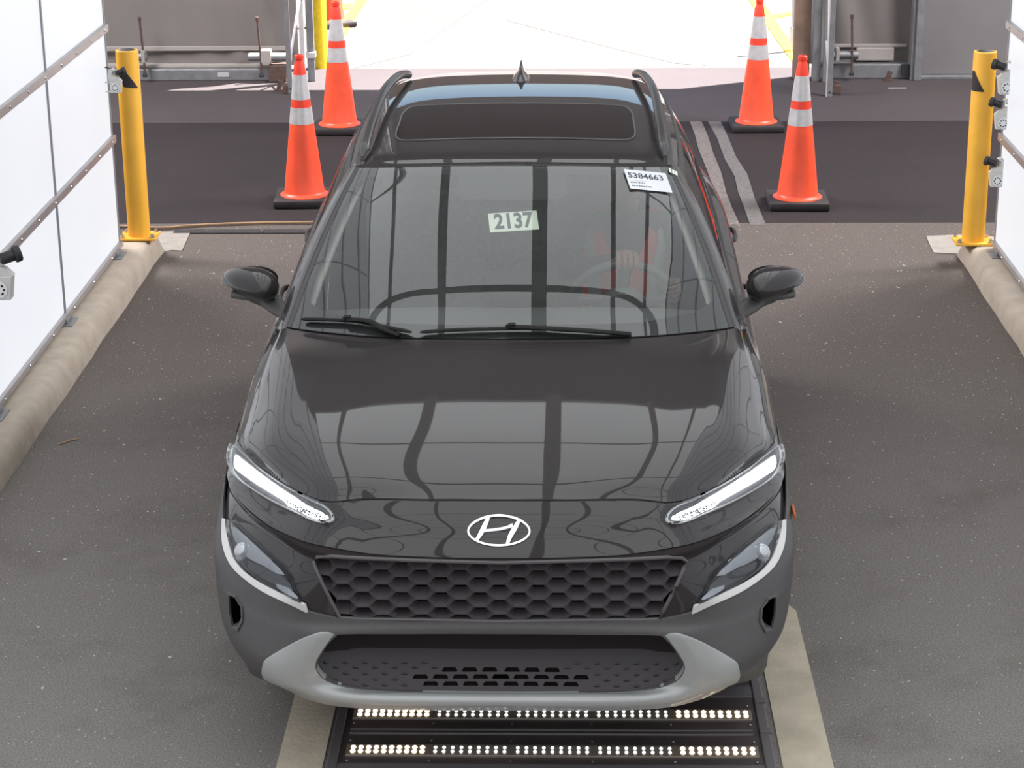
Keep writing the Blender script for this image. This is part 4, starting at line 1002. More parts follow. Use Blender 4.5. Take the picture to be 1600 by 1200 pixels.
for sg in (-1, 1):
    bm = BM()
    for inn in backs:
        if sg*sum(p[0] for p in inn) < 0: continue
        try: bm.faces.new([bm.verts.new((u, fv(u, z)+0.0595, z)) for u, z in inn])
        except ValueError: pass
    box(bm, sg*.25, sg*.50, .132, .135, .57, .72); obj('grille_back', bm, M['void'], gl_)
gb_ = BM()
for k in range(20):
    z = 0.55+k*0.0095; box(gb_, -0.27, 0.27, 0.118, 0.126, z, z+0.004)
obj('grille_louvre', gb_, M['void'], car)
panel('grille_frame', FASC, grl[:-1]+[grl[-1]], M['grille'], holes=(), off=0.0, thick=0, mode='sym', step=0.12) if False else None
gi = inset([(s, t) for s, t in grl], -0.0)
ins = [px_uz(p) for p in ((778,880),)]
bm = BM()
fr = [(u, z) for u, z in full]
frp = [Vector((u, fv(u, z)+0.004, z)) for u, z in dens(fr, 0.03)]
tube(bm, frp, 0.006, 8, closed=True); obj('grille_frame', bm, M['grille'], car, smooth=60)
# dark liners behind everything
panel('inner_shell', FASC, [(0, 0.05), (NS-1.2, 0.05), (NS-1.2, 8.6), (0, 8.6)], M['void'], off=-0.11, thick=0, step=0.5)
# ---- lower intake scoop
SCU = Surf([[(0,.17,.53),(.2,.17,.53),(.4,.155,.53),(.56,.10,.53)], [(0,.165,.45),(.2,.163,.45),(.4,.15,.455),(.58,.085,.46)], [(0,.155,.405),(.2,.153,.407),(.4,.140,.415),(.59,.08,.43)]])
if SCU.n(1, 1)[1] > 0: SCU.flip = not SCU.flip
panel('intake_throat', SCU, [(0, 0), (3, 0), (3, 2), (0, 2)], M['void'], thick=0, step=0.2)
SC = Surf([[(0,.155,.410),(.2,.153,.412),(.4,.140,.420),(.53,.105,.430),(.60,.06,.435)], [(0,.080,.300),(.2,.078,.302),(.4,.070,.313),(.52,.055,.335),(.60,.04,.345)]])
if SC.n(1, .5)[1] > 0: SC.flip = not SC.flip
slots = []
def trap(cx_, cy_, w_, h_, m=1):
    return [SC.px(cx_+a*w_*m, cy_+b*h_) for a, b in ((-0.36, -0.5), (0.36, -0.5), (0.5, 0.15), (0.47, 0.5), (-0.47, 0.5), (-0.5, 0.15))]
rows = [(1046, 702.6, 31.2, 3), (1057, 657, 31.2, 4), (1068, 673, 31.2, 4)]
cen = 781.2
for y, x0, pt, n in rows:
    k = 0; x = x0
    while x < cen-8:
        slots.append((x, y)); x += pt
sl = [(x, y) for x, y in slots]
holes = []
for x, y in sl:
    h = trap(x, y, 24, 7)
    if min(p[0] for p in h) > 0.02: holes.append(h)
panel('lower_grille', SC, [(0, 0), (4, 0), (4, 1), (0, 1)], M['grille_low'], holes=holes, thick=0.015, step=0.07)
panel('lower_grille_back', SC, [(0, 0), (2.6, 0), (2.6, 1), (0, 1)], M['void'], off=-0.03, thick=0, step=0.3)
tr_ = [SC.px(781.2-12*b, 1057+7*a) for a, b in ((-0.5, 0), (0.5, 0), (0.5, 0.94), (0.15, 1.0), (-0.5, 0.72))]
trap2 = [(0.0, tr_[0][1]), (0.0, tr_[1][1])]+tr_[2:]
bm = BM()
for r, y in enumerate((1036, 1043.5, 1053, 1062, 1071)):
    for k in range(-1, 12):
        x = 508+k*31+(15.5 if r % 2 else 0)
        if x > 690 - (40 if r > 2 else 0) or x < 506+max(0, (y-1050)*1.2): continue
        if y > 1050 and x > 640: continue
        s, t = SC.px(x, y)
        if not (0.05 < s < 3.95 and 0.03 < t < 0.97): continue
        for sg in (-1, 1):
            P = Vector(SC.e(s, t)); n = Vector(SC.n(s, t)); P.x *= sg; n.x *= sg
            q = [P+Vector((-0.012, 0, 0)), P+Vector((0, 0, 0.008)), P+Vector((0.012, 0, 0)), P+Vector((0, 0, -0.008))]
            vq = [bm.verts.new(a+n*0.001) for a in q]; top = bm.verts.new(P+n*0.005)
            for i in range(4): bm.faces.new((vq[i], vq[(i+1) % 4], top))
panel('slot_shade', SC, trap2, M['pit'], off=0.002, thick=0, step=0.05)  # flat black patch painted as the shade of the middle slot
tag(obj('grille_studs', bm, M['grille_low'], car), kind='stuff')

# ---- hood
HZ = [(0,)*8, (0,0,.004,.013,.014,.015,.010,0), (0,0,.003,.013,.013,.015,.008,0), (0,0,.002,.008,.008,.010,.006,0), (0,0,.001,.004,.006,.006,.003,0), (0,)*8]
def lift(rows, dzr, fc, extra=None):
    """raise net points, sliding them towards the eye so the outline stays as measured"""
    out = []
    for row, dz in zip(rows, dzr):
        r = []
        for j, (p, c) in enumerate(zip(row, fc)):
            h_ = dz*c+(extra[len(out)][j] if extra else 0)
            k = h_/(CAM_H-p[2]); r.append((p[0]*(1-k), p[1]+(-Y0-p[1])*k, p[2]+h_))
        out.append(r)
    return out
HD = (0, .008, .021, .032, .037, .038)
HOOD = Surf(lift([
 [(0,.149,.889),(.2,.150,.889),(.385,.175,.881),(.50,.188,.867),(.60,.295,.856),(.72,.475,.848),(.80,.63,.846),(.838,.728,.846)],
 [(0,.27,.918),(.2,.27,.918),(.40,.285,.910),(.52,.33,.893),(.615,.42,.888),(.725,.56,.880),(.795,.70,.870),(.826,.80,.868)],
 [(0,.50,.952),(.2,.50,.952),(.41,.505,.945),(.53,.54,.930),(.625,.60,.925),(.722,.70,.915),(.785,.83,.905),(.822,.92,.896)],
 [(0,.80,.982),(.2,.80,.982),(.405,.80,.976),(.53,.83,.966),(.63,.87,.962),(.722,.93,.952),(.785,1.02,.940),(.822,1.08,.927)],
 [(0,1.05,1.004),(.2,1.05,1.004),(.395,1.055,.999),(.52,1.08,.992),(.63,1.12,.987),(.728,1.18,.981),(.785,1.24,.972),(.812,1.26,.960)],
 [(0,1.232,1.018),(.2,1.238,1.018),(.385,1.257,1.014),(.51,1.30,1.008),(.625,1.35,1.002),(.72,1.405,.996),(.775,1.44,.993),(.800,1.455,.982)],
], HD, (1, 1, 1, 1, 1, .95, .75, .5), HZ))
if HOOD.n(1, 1)[2] < 0: HOOD.flip = not HOOD.flip
HK = HOOD.K-1; HR = HOOD.R-1
panel('hood', HOOD, [(0, 0.0), (HK, 0.0), (HK, HR), (0, HR)], M['paint'], thick=0.02, step=0.125)
# ---- windscreen + pillars
r0 = np.array(lift([[(0,1.245,1.020),(.25,1.253,1.019),(.45,1.285,1.015),(.62,1.352,1.008),(.758,1.43,1.000),(.800,1.485,.992)]], [.038], (1, 1, 1, .9, .7, .5))[0])
r3 = np.array([(0,1.915,1.452),(.2,1.92,1.450),(.36,1.935,1.444),(.475,1.965,1.435),(.566,2.02,1.422),(.600,2.08,1.405)])
rowsW = []
for k in range(5):
    a = k/4; rr_ = r0*(1-a)+r3*a; b = 4*a*(1-a)
    rr_[:, 1] -= 0.012*b; rr_[:, 2] += 0.018*b; rr_[4, 0] += 0.006*b; rr_[5, 0] += 0.012*b
    rowsW.append(rr_)
WS = Surf(rowsW)
if WS.n(1, 1)[2] < 0: WS.flip = not WS.flip
ws = panel('windscreen', WS, [(0, 0), (4, 0), (4, 4), (0, 4)], M['wind'], thick=0, step=0.12)
pair('pillar', WS, [(4.12, -0.1), (5, -0.1), (5, 4), (4.12, 4)], M['paint'], off=0.004, thick=0.03, step=0.12)
pair('pillar_seal', WS, [(3.93, 0), (4.12, 0), (4.12, 4), (3.93, 4)], M['seal'], off=0.002, thick=0.006, step=0.1)
# dark printed border of the glass with the sensor area
brd_in = [(0, 0.28), (2.0, 0.30), (3.2, 0.42), (3.72, 0.62), (3.80, 1.2), (3.78, 3.2), (3.66, 3.62), (3.3, 3.78), (0.95, 3.80), (0.93, 3.3), (0.80, 3.12), (0.0, 3.12)]
brd = [(0, 0.02), (4, 0.02), (4, 4), (0, 4)]+[]
panel('glass_border', WS, [(0, 0.0), (4, 0.0), (4, 4), (0, 4), (0, 3.12), (0.80, 3.12), (0.93, 3.3), (0.95, 3.80), (3.3, 3.78), (3.66, 3.62), (3.78, 3.2), (3.80, 1.2), (3.72, 0.62), (3.2, 0.42), (2.0, 0.30), (0, 0.28)], M['black'], off=-0.005, thick=0, step=0.12)
panel('cowl', Surf([[(0,1.12,1.035),(.4,1.15,1.033),(.6,1.23,1.02),(.765,1.36,1.0)], [(0,1.19,1.060),(.4,1.215,1.054),(.6,1.30,1.040),(.765,1.43,1.012)]], flip=False), [(0, 0), (3, 0), (3, 1), (0, 1)], M['rubber'], thick=0, off=-0.012)
# ---- roof
RF = Surf([
 [(0,1.922,1.456),(.2,1.927,1.454),(.36,1.942,1.448),(.475,1.972,1.439),(.555,2.02,1.426),(.60,2.09,1.404)],
 [(0,2.05,1.477),(.2,2.05,1.475),(.36,2.06,1.469),(.475,2.09,1.460),(.560,2.14,1.443),(.606,2.20,1.414)],
 [(0,2.45,1.497),(.2,2.45,1.495),(.36,2.45,1.489),(.475,2.46,1.479),(.562,2.48,1.460),(.612,2.50,1.428)],
 [(0,2.95,1.502),(.2,2.95,1.500),(.36,2.95,1.494),(.47,2.95,1.484),(.556,2.95,1.466),(.608,2.95,1.434)],
 [(0,3.40,1.484),(.2,3.40,1.482),(.35,3.40,1.477),(.455,3.40,1.468),(.535,3.40,1.452),(.59,3.40,1.420)],
 [(0,3.68,1.455),(.19,3.68,1.453),(.34,3.67,1.449),(.44,3.66,1.441),(.515,3.65,1.427),(.57,3.64,1.398)],
 [(0,3.92,1.415),(.18,3.92,1.414),(.33,3.91,1.410),(.42,3.89,1.403),(.49,3.86,1.391),(.545,3.80,1.37)],
])
if RF.n(1, 1)[2] < 0: RF.flip = not RF.flip
panel('roof', RF, [(0, 0), (5, 0), (5, 6), (0, 6)], M['paint'], thick=0.02, step=0.14)
sr = [(0, 1.45), (2.3, 1.45), (2.62, 1.52), (2.75, 1.70), (2.75, 2.40), (2.6, 2.58), (2.3, 2.64), (0, 2.64)]
panel('sunroof', RF, sr, M['sunroof'], off=0.003, thick=0.004, step=0.14)
sp = [RF.e(s, t)+RF.n(s, t)*0.004 for s, t in dens(sr, 0.15)[:-12] if s > 0.001 or True]
g_ = [RF.e(s, t)+RF.n(s, t)*0.0025 for s, t in chain([(0, 1.45), (1.2, 1.45), (2.3, 1.45), (2.62, 1.52), (2.75, 1.70), (2.75, 2.1), (2.75, 2.40), (2.6, 2.58), (2.3, 2.64), (1.2, 2.64), (0, 2.64)], 5)]
bm = BM(); lp = [Vector(p) for p in g_]+[Vector((-p[0], p[1], p[2])) for p in g_[::-1][1:-1]]; tube(bm, lp, 0.0035, 6, closed=True); obj('sunroof_seal', bm, M['seal_light'], car, smooth=60)
pair('roof_channel', RF, [(4.02, 0.05), (4.40, 0.05), (4.40, 5.6), (4.02, 5.6)], M['seal'], off=0.003, thick=0.004, step=0.14)
# rails
for sx in (-1, 1):
    pts = smooth_pts([(sx*.552, 2.06, 1.452), (sx*.548, 2.16, 1.482), (sx*.546, 2.40, 1.512), (sx*.543, 2.90, 1.525), (sx*.520, 3.30, 1.510), (sx*.495, 3.52, 1.480), (sx*.488, 3.60, 1.455)], 6)
    bm = BM(); n = len(pts); tube(bm, pts, [0.004+0.014*min(1, i/4, (n-1-i)/4+0.1) for i in range(n)], 12, sx=1.0)
    rl = obj('roof_rail', bm, M['rail'], car, smooth=60)
# antenna fin
bm = BM(); secs = [(0.0, 0.042, 3.26, 3.50), (0.018, 0.031, 3.30, 3.50), (0.035, 0.013, 3.35, 3.495), (0.055, 0.007, 3.40, 3.49), (0.068, 0.004, 3.43, 3.485)]
rings = []
for h, wd, va, vb in secs:
    rings.append([bm.verts.new((wd*math.sin(2*PI*k/16)*(1 if h else 1), (va+vb)/2-(vb-va)/2*math.cos(2*PI*k/16), 1.479+h-(0.004 if h == 0 else 0))) for k in range(16)])
for a, b in zip(rings, rings[1:]):
    for k in range(16): bm.faces.new((a[k], a[(k+1) % 16], b[(k+1) % 16], b[k]))
bm.faces.new(rings[-1]); obj('antenna', bm, M['piano'], car, smooth=50)

# ---- sides
SIDE_R = [
 [(.846,.74,.838),(.838,.86,.878),(.836,1.02,.914),(.832,1.16,.944),(.822,1.30,.967),(.812,1.46,.984),(.806,1.80,.990),(.806,2.30,.995),(.806,2.8,1.005),(.795,3.25,1.03),(.755,3.70,1.06),(.69,4.0,1.07)],
 [(.862,.76,.805),(.860,.88,.84),(.860,1.03,.870),(.860,1.16,.895),(.858,1.30,.91),(.856,1.46,.92),(.856,1.80,.925),(.860,2.30,.93),(.864,2.8,.94),(.862,3.25,.955),(.83,3.70,.965),(.76,4.02,.965)],
 [(.876,.78,.77),(.876,.89,.78),(.874,1.03,.79),(.870,1.16,.80),(.868,1.30,.80),(.866,1.46,.80),(.866,1.80,.80),(.870,2.30,.80),(.875,2.8,.81),(.876,3.25,.82),(.855,3.70,.82),(.78,4.06,.82)],
 [(.872,.80,.60),(.872,.90,.60),(.870,1.03,.60),(.868,1.16,.60),(.862,1.30,.60),(.860,1.46,.60),(.860,1.80,.60),(.862,2.30,.60),(.866,2.8,.60),(.872,3.25,.62),(.86,3.70,.62),(.79,4.10,.62)],
 [(.850,.80,.32),(.850,.90,.32),(.850,1.03,.30),(.850,1.16,.28),(.846,1.30,.25),(.845,1.46,.24),(.845,1.80,.24),(.845,2.30,.24),(.845,2.8,.25),(.85,3.25,.28),(.84,3.70,.30),(.78,4.08,.32)],
]
for k, dz in enumerate((0, .004, .0105, .016, .0185, .019, .012, .006)):
    SIDE_R[0][k] = lift([[SIDE_R[0][k]]], [dz], (1,))[0][0]
SIDE = Surf(SIDE_R, sym=False)
if SIDE.n(4, 1)[0] < 0: SIDE.flip = not SIDE.flip
VF, VR, WZ = 0.97, 3.42, 0.335
def arch(vc, R, a0, a1, n=14):
    out = []
    for i in range(n+1):
        a = a0+(a1-a0)*i/n; out.append(SIDE.at(1, vc+R*math.cos(a), 2, WZ+R*math.sin(a)))
    return out
ft = arch(VF, 0.385, math.radians(98), math.radians(-5))
fend = [(0, 0), (1, 0), (2, 0), (3, 0), (4, 0), (5.0, 0)]+[(5.0, 1), (5.0, 2), (4.7, 3), (4.5, 4)]+[(s, t) for s, t in ft[::-1]]+[(0, 1.9)]
pair('fender', SIDE, fend, M['paint'], thick=0.02, step=0.2)
def door(s0, s1, cut=None):
    bot = [(s1, 4), (s0, 4)] if cut is None else cut
    return [(s0, 0), (s1, 0)]+bot
d1 = [(5.03, 0), (6, 0), (7, 0), (7.25, 0), (7.25, 1), (7.25, 2), (7.2, 3), (7.2, 4), (4.55, 4), (4.75, 3), (5.03, 2), (5.03, 1)]
ar = arch(VR, 0.385, math.radians(185), math.radians(75))
d2 = [(7.28, 0), (8, 0), (9.2, 0), (9.3, 1), (9.25, 1.6)]+[p for p in ar[::-1] if p[0] < 9.25]+[(7.23, 4), (7.23, 3), (7.28, 2), (7.28, 1)]
ar2 = arch(VR, 0.385, math.radians(115), math.radians(-5))
qp = [(9.23, 0), (10, 0), (11, 0), (11, 1), (11, 2), (11, 3), (11, 4)]+ar2[::-1]+[(9.28, 1.6), (9.33, 1)]
doors = []
for md in ('left', 'right'):
    a = panel('front_door', SIDE, d1, M['paint'], thick=0.02, step=0.2, mode=md)
    b = panel('rear_door', SIDE, d2, M['paint'], thick=0.02, step=0.2, mode=md)
    panel('rear_quarter', SIDE, qp, M['paint'], thick=0.02, step=0.2, mode=md)
    doors += [(a, b, md)]
    sg = -1 if md == 'left' else 1
    for par, vv in ((a, 2.22), (b, 3.08)):
        bm = BM(); tube(bm, smooth_pts([(sg*.862, vv-0.1, .88), (sg*.892, vv-0.07, .885), (sg*.894, vv+0.05, .887), (sg*.866, vv+0.1, .885)], 5), 0.011, 8, sx=1.0); obj('door_handle', bm, M['paint'], par, smooth=60)
# arch and sill cladding
for md in ('left', 'right'):
    sg = -1 if md == 'left' else 1
    for vc, a0, a1 in ((VF, 150, -8), (VR, 188, -5)):
        bm = BM(); n = 26; L = []
        for i in range(n+1):
            a = math.radians(a0+(a1-a0)*i/n); row = []
            for R, u in ((0.372, .83), (0.372, .888), (0.384, .896), (0.425, .893), (0.50, .868)):
                row.append(bm.verts.new((sg*u, vc+R*math.cos(a), WZ+R*math.sin(a))))
            L.append(row)
        for p, q in zip(L, L[1:]):
            for k in range(4): bm.faces.new((p[k], p[k+1], q[k+1], q[k]))
        obj('arch_cladding', bm, M['cladding'], car, smooth=50)
    bm = BM(); prism(bm, [(sg*.83, .20), (sg*.868, .22), (sg*.882, .27), (sg*.882, .37), (sg*.864, .41), (sg*.83, .41)], 1, 1.27, 3.04); obj('sill_cladding', bm, M['cladding'], car)
# amber side marker
bm = BM(); box(bm, .8925, .9005, .52, .60, .672, .690, bev=0.003)
for v in bm.verts: v.co.x -= 0.006
obj('side_marker', bm, M['amber'], car)
# ---- greenhouse sides
GH = Surf([
 [(.803,1.44,1.003),(.803,1.80,1.000),(.803,2.30,.995),(.803,2.80,1.005),(.790,3.25,1.03),(.75,3.70,1.06),(.69,3.98,1.07)],
 [(.738,1.68,1.14),(.745,1.95,1.155),(.748,2.35,1.165),(.745,2.80,1.175),(.73,3.22,1.185),(.695,3.62,1.19),(.64,3.90,1.19)],
 [(.664,1.89,1.285),(.678,2.10,1.305),(.684,2.45,1.32),(.682,2.85,1.325),(.67,3.22,1.325),(.635,3.56,1.315),(.59,3.84,1.30)],
 [(.600,2.08,1.404),(.609,2.25,1.418),(.614,2.52,1.428),(.610,2.92,1.434),(.597,3.30,1.424),(.572,3.62,1.400),(.545,3.80,1.37)],
], sym=False)
if GH.n(2, 1)[0] < 0: GH.flip = not GH.flip
for a, b, md in doors:
    panel('side_window', GH, [(0.25, 0.08), (3.05, 0.08), (2.95, 2.75), (0.5, 2.72), (0.2, 2.5), (0.08, 0.6)], M['side_glass'], thick=0, step=0.25, mode=md, parent=a)
    panel('side_window', GH, [(3.2, 0.08), (5.0, 0.12), (4.9, 2.4), (4.6, 2.7), (3.1, 2.75)], M['side_glass'], thick=0, step=0.25, mode=md, parent=b)
    holes_ = [[(0.25, 0.08), (3.05, 0.08), (2.95, 2.75), (0.5, 2.72), (0.2, 2.5), (0.08, 0.6)], [(3.2, 0.08), (5.0, 0.12), (4.9, 2.4), (4.6, 2.7), (3.1, 2.75)]]
    panel('window_frame', GH, [(0, 0), (6, 0), (6, 3), (0, 3)], M['seal'], holes=holes_, off=0.003, thick=0.015, step=0.25, mode=md)
    panel('belt_trim', GH, [(0.0, -0.02), (5.2, -0.02), (5.2, 0.09), (0.0, 0.09)], M['trim' if False else 'cladding'], off=0.008, thick=0.008, step=0.2, mode=md)
# ---- rear
RE = Surf([
 [(0,3.92,1.41),(.2,3.92,1.41),(.40,3.90,1.40),(.50,3.86,1.385),(.545,3.80,1.37)],
 [(0,4.00,1.20),(.25,4.0,1.20),(.50,3.98,1.20),(.62,3.93,1.20),(.64,3.88,1.19)],
 [(0,4.06,1.02),(.25,4.06,1.02),(.55,4.04,1.03),(.68,4.00,1.05),(.70,3.96,1.07)],
 [(0,4.12,.85),(.3,4.12,.85),(.58,4.11,.84),(.73,4.08,.83),(.78,4.04,.82)],
 [(0,4.16,.58),(.3,4.16,.58),(.6,4.15,.58),(.75,4.12,.60),(.795,4.08,.62)],
 [(0,4.14,.28),(.3,4.14,.28),(.6,4.13,.28),(.74,4.10,.30),(.785,4.06,.32)],
])
if RE.n(1, 1)[1] < 0: RE.flip = not RE.flip
panel('tailgate', RE, [(0, 0), (4, 0), (4, 4), (0, 4)], M['paint'], thick=0.02, step=0.25)
panel('rear_window', RE, [(0, .15), (3.2, .15), (3.5, 1.7), (0, 1.8)], M['sunroof'], off=0.004, thick=0, step=0.25)
panel('rear_bumper', RE, [(0, 4), (4, 4), (4, 5), (0, 5)], M['cladding'], off=0.01, thick=0.02, step=0.25)
pair('tail_lamp', RE, [(2.2, 2.3), (4, 2.2), (4, 2.5), (2.2, 2.5)], M['red_lamp'], off=0.006, thick=0.008, step=0.2)
# underbody
obj('underbody', bbox(-.56, .56, .45, 4.0, .20, .24), M['liner'], car)
for sg in (-1, 1):
    for vc in (VF, VR):
        bm = BM(); n_ = 16; x0_, x1_ = sorted((sg*.50, sg*.83)); A_r = [[bm.verts.new((xx, vc+0.37*math.cos(PI*k/n_), WZ-0.02+0.37*math.sin(PI*k/n_))) for k in range(n_+1)] for xx in (x0_, x1_)]
        for k in range(n_): bm.faces.new((A_r[0][k], A_r[0][k+1], A_r[1][k+1], A_r[1][k]))
        obj('wheel_liner', bm, M['liner'], car)
# ---- wheels
def wheel():
    bm = BM(); lathe(bm, [(0.21, -0.095), (0.30, -0.10), (0.322, -0.085), (0.330, -0.05), (0.332, 0), (0.330, 0.05), (0.322, 0.085), (0.30, 0.10), (0.21, 0.095)], n=40, ax=0, caps=(False, False))
    w_ = obj('wheel', bm, M['tyre'], car, smooth=50)
    bm = BM(); lathe(bm, [(0.215, -0.09), (0.205, -0.085), (0.20, 0.0), (0.205, 0.085), (0.215, 0.092), (0.222, 0.088)], n=40, ax=0, caps=(False, False))
    lathe(bm, [(0.05, 0.05), (0.05, 0.085), (0.03, 0.09)], n=20, ax=0)
    for k in range(5):
        for dd in (-0.16, 0.16):
            a = 2*PI*k/5; v = BM(); box(v, 0.055, 0.08, -0.013, 0.013, 0.03, 0.212, bev=0.004); v.transform(Matrix.Rotation(a+dd*0.6, 4, 'X')); me = bpy.data.meshes.new('x'); v.to_mesh(me); v.free(); bm.from_mesh(me); bpy.data.meshes.remove(me)
    obj('rim', bm, M['rim'], w_, smooth=40); return w_
w0 = wheel(); w0.location = (.71, VF, WZ-0.003)
for sx, vc in ((-1, VF), (1, VR), (-1, VR)):
    q = copy_tree(w0, car); q.location = (sx*.71, vc, WZ-0.003); q.rotation_euler.z = PI if sx < 0 else 0
# ---- mirrors
for sg in (-1, 1):
    bm = BM(); nu, nv = 28, 16; L = []
    Mc = Vector((sg*0.925, 1.70, 1.085))
    for j in range(nv+1):
        ph = -PI/2+PI*j/nv; row = []
        for i in range(nu):
            th = 2*PI*i/nu
            sp = lambda x, e: math.copysign(abs(x)**e, x)
            x = sp(math.cos(ph), 0.85)*sp(math.cos(th), 0.75); y = sp(math.cos(ph), 0.95)*sp(math.sin(th), 1.0); z = sp(math.sin(ph), 0.9)
            X = 0.103*x; tp = 1-0.30*(x+1)/2-0.10*(x+1)**2/4
            Y = 0.115*y*(tp if y < 0 else 0.3); Z = 0.064*z*tp+0.012*x*(-1 if z > 0 else 1)*0+0.01*x
            row.append(bm.verts.new(Mc+Vector((sg*X, Y+0.035*x, Z))))
        L.append(row)
    for p, q in zip(L, L[1:]):
        for i in range(nu):
            try: bm.faces.new((p[i], p[(i+1) % nu], q[(i+1) % nu], q[i]))
            except ValueError: pass
    bmesh.ops.remove_doubles(bm, verts=bm.verts[:], dist=1e-5)
    mr = obj('side_mirror', bm, M['paint'], car, smooth=80)
    bm = BM(); tube(bm, smooth_pts([(sg*.775, 1.60, .985), (sg*.83, 1.66, 1.0), (sg*.88, 1.69, 1.025), (sg*.93, 1.705, 1.035)], 5), [0.024, 0.026, 0.027, 0.028]+[0.03]*8+[0.03]*4, 12, sx=1.5) if False else None
    pts = smooth_pts([(sg*.765, 1.60, .985), (sg*.82, 1.65, .998), (sg*.87, 1.69, 1.018), (sg*.92, 1.70, 1.035)], 5)
    bm = BM(); tube(bm, pts, 0.026, 12, sx=1.5); obj('mirror_arm', bm, M['cladding'], mr, smooth=60)
    bm = BM(); box(bm, .835, 1.0, 1.66, 1.745, 1.018, 1.042, bev=0.01)
    for v in bm.verts: v.co.x *= sg; v.co.z += (abs(v.co.x)-.9)*0.15
    obj('mirror_skirt', bm, M['cladding'], mr, smooth=60)
    bm = BM(); lathe(bm, [(0.058, 0), (0.058, 0.004)], n=28, ax=1)
    for v in bm.verts: v.co = Vector((sg*0.92+v.co.x*1.45, 1.735+v.co.y+abs(v.co.x)*0.1, 1.085+v.co.z*0.82))
    obj('mirror_glass', bm, M['chrome'], mr)
    bm = BM(); tube(bm, smooth_pts([(sg*.96, 1.652, 1.075), (sg*1.0, 1.680, 1.078), (sg*1.024, 1.715, 1.085), (sg*1.028, 1.74, 1.09)], 6), 0.008, 8); obj('turn_signal', bm, M['lamp_grey'], mr, smooth=60)
    bm = BM(); box(bm, .85, .862, 1.632, 1.64, 1.045, 1.062, bev=0.002)
    for v in bm.verts: v.co.x *= sg
    obj('mirror_camera', bm, M['black'], mr)
# ---- wipers (glass net coordinates by sight line)
def wsp(px, py, off, side=-1):
    s, t = WS.px(px, py, side); p = Vector(WS.e(s, t)); n = Vector(WS.n(s, t))
    p += n*off
    if side < 0: p.x = -p.x
    return p
def wiper(blade, arm, side):
    B = [wsp(x, y, 0.016, sd_) for x, y, sd_ in blade]; bm = BM(); tube(bm, smooth_pts(B, 5), [0.003]+[0.006]*(len(smooth_pts(B, 5))-2)+[0.003], 8, sx=1.6)
    wv = obj('wiper', bm, M['wiper'], car, smooth=60)
    A = [wsp(x, y, o, sd_) for x, y, o, sd_ in arm]; bm = BM(); tube(bm, smooth_pts(A, 4), 0.0075, 8, sx=1.8); obj('wiper_arm', bm, M['wiper'], wv, smooth=60)
    c = A[1]; bm = BM(); box(bm, c.x-0.012, c.x+0.012, c.y-0.012, c.y+0.012, c.z-0.004, c.z+0.012, bev=0.003); obj('wiper_clip', bm, M['wiper'], wv)
wiper([(475, 503, -1), (510, 504, -1), (560, 507, -1), (605, 516, -1), (644, 524, -1)], [(545, 502, 0.02, -1), (547, 506, 0.024, -1), (580, 510, 0.026, -1), (600, 520, 0.02, -1), (625, 529, 0.01, -1)], -1)
wiper([(657, 524, -1), (700, 521, -1), (760, 519, -1), (830, 518, 1), (900, 521, 1), (965, 525, 1)], [(797, 515, 0.02, 1), (800, 518, 0.024, 1), (850, 521, 0.026, 1), (920, 524, 0.022, 1), (985, 527, 0.012, 1)], 1)

# ---- cabin
DASH = Surf([[(0,1.30,1.0),(.3,1.32,.995),(.6,1.42,.985),(.74,1.50,.97)], [(0,1.50,1.005),(.3,1.52,1.0),(.6,1.56,.99),(.74,1.60,.975)], [(0,1.78,.99),(.3,1.80,.985),(.6,1.82,.97),(.74,1.82,.96)], [(0,1.86,.93),(.3,1.88,.93),(.6,1.90,.92),(.74,1.90,.91)], [(0,1.84,.70),(.3,1.86,.70),(.6,1.88,.70),(.74,1.88,.70)]])
if DASH.n(1, 1)[2] < 0: DASH.flip = not DASH.flip
for row in DASH.X: row[:, 2] -= 0.03
panel('dashboard', DASH, [(0, 0), (3, 0), (3, 4), (0, 4)], M['dash'], thick=0.01, step=0.3)
panel('headliner', RF, [(0, .3), (4.6, .3), (4.6, 5.6), (0, 5.6)], M['headliner'], off=-0.045, thick=0, step=0.5)
pair('pillar_trim', WS, [(3.72, .35), (4.75, .2), (4.75, 3.9), (3.72, 3.9)], M['headliner'], off=-0.035, thick=0.01, step=0.3)
for md in ('left', 'right'): panel('door_trim', SIDE, [(5.1, 0.1), (9.2, 0.1), (9.2, 2.5), (5.1, 2.5)], M['dash'], off=-0.06, thick=0, step=0.5, mode=md)
obj('cabin_floor', bbox(-.74, .74, 1.3, 3.9, .28, .32), M['liner'], car)
obj('firewall', bbox(-.72, .72, 1.28, 1.32, .25, .95), M['liner'], car)
def seat(u):
    bm = BM(); box(bm, u-.25, u+.25, 2.15, 2.68, .42, .60, bev=0.06); s_ = obj('seat', bm, M['seat'], car, smooth=50)
    bm = BM(); box(bm, -.25, .25, -.07, .07, 0, .62, bev=0.05); bm.transform(Matrix.Translation((u, 2.68, .52)) @ Matrix.Rotation(-0.32, 4, 'X')); obj('backrest', bm, M['seat'], s_, smooth=50)
    bm = BM(); box(bm, -.13, .13, -.05, .05, .64, .82, bev=0.045); bm.transform(Matrix.Translation((u, 2.68, .52)) @ Matrix.Rotation(-0.30, 4, 'X')); obj('headrest', bm, M['seat'], s_, smooth=50)
seat(-.37); seat(.39)
bm = BM(); box(bm, -.62, .62, 3.05, 3.50, .45, .62, bev=0.05); rb = obj('rear_seat', bm, M['seat'], car, smooth=50)
bm = BM(); box(bm, -.62, .62, -.07, .07, 0, .58, bev=0.05); bm.transform(Matrix.Translation((0, 3.50, .55)) @ Matrix.Rotation(-0.25, 4, 'X')); obj('backrest', bm, M['seat'], rb, smooth=50)
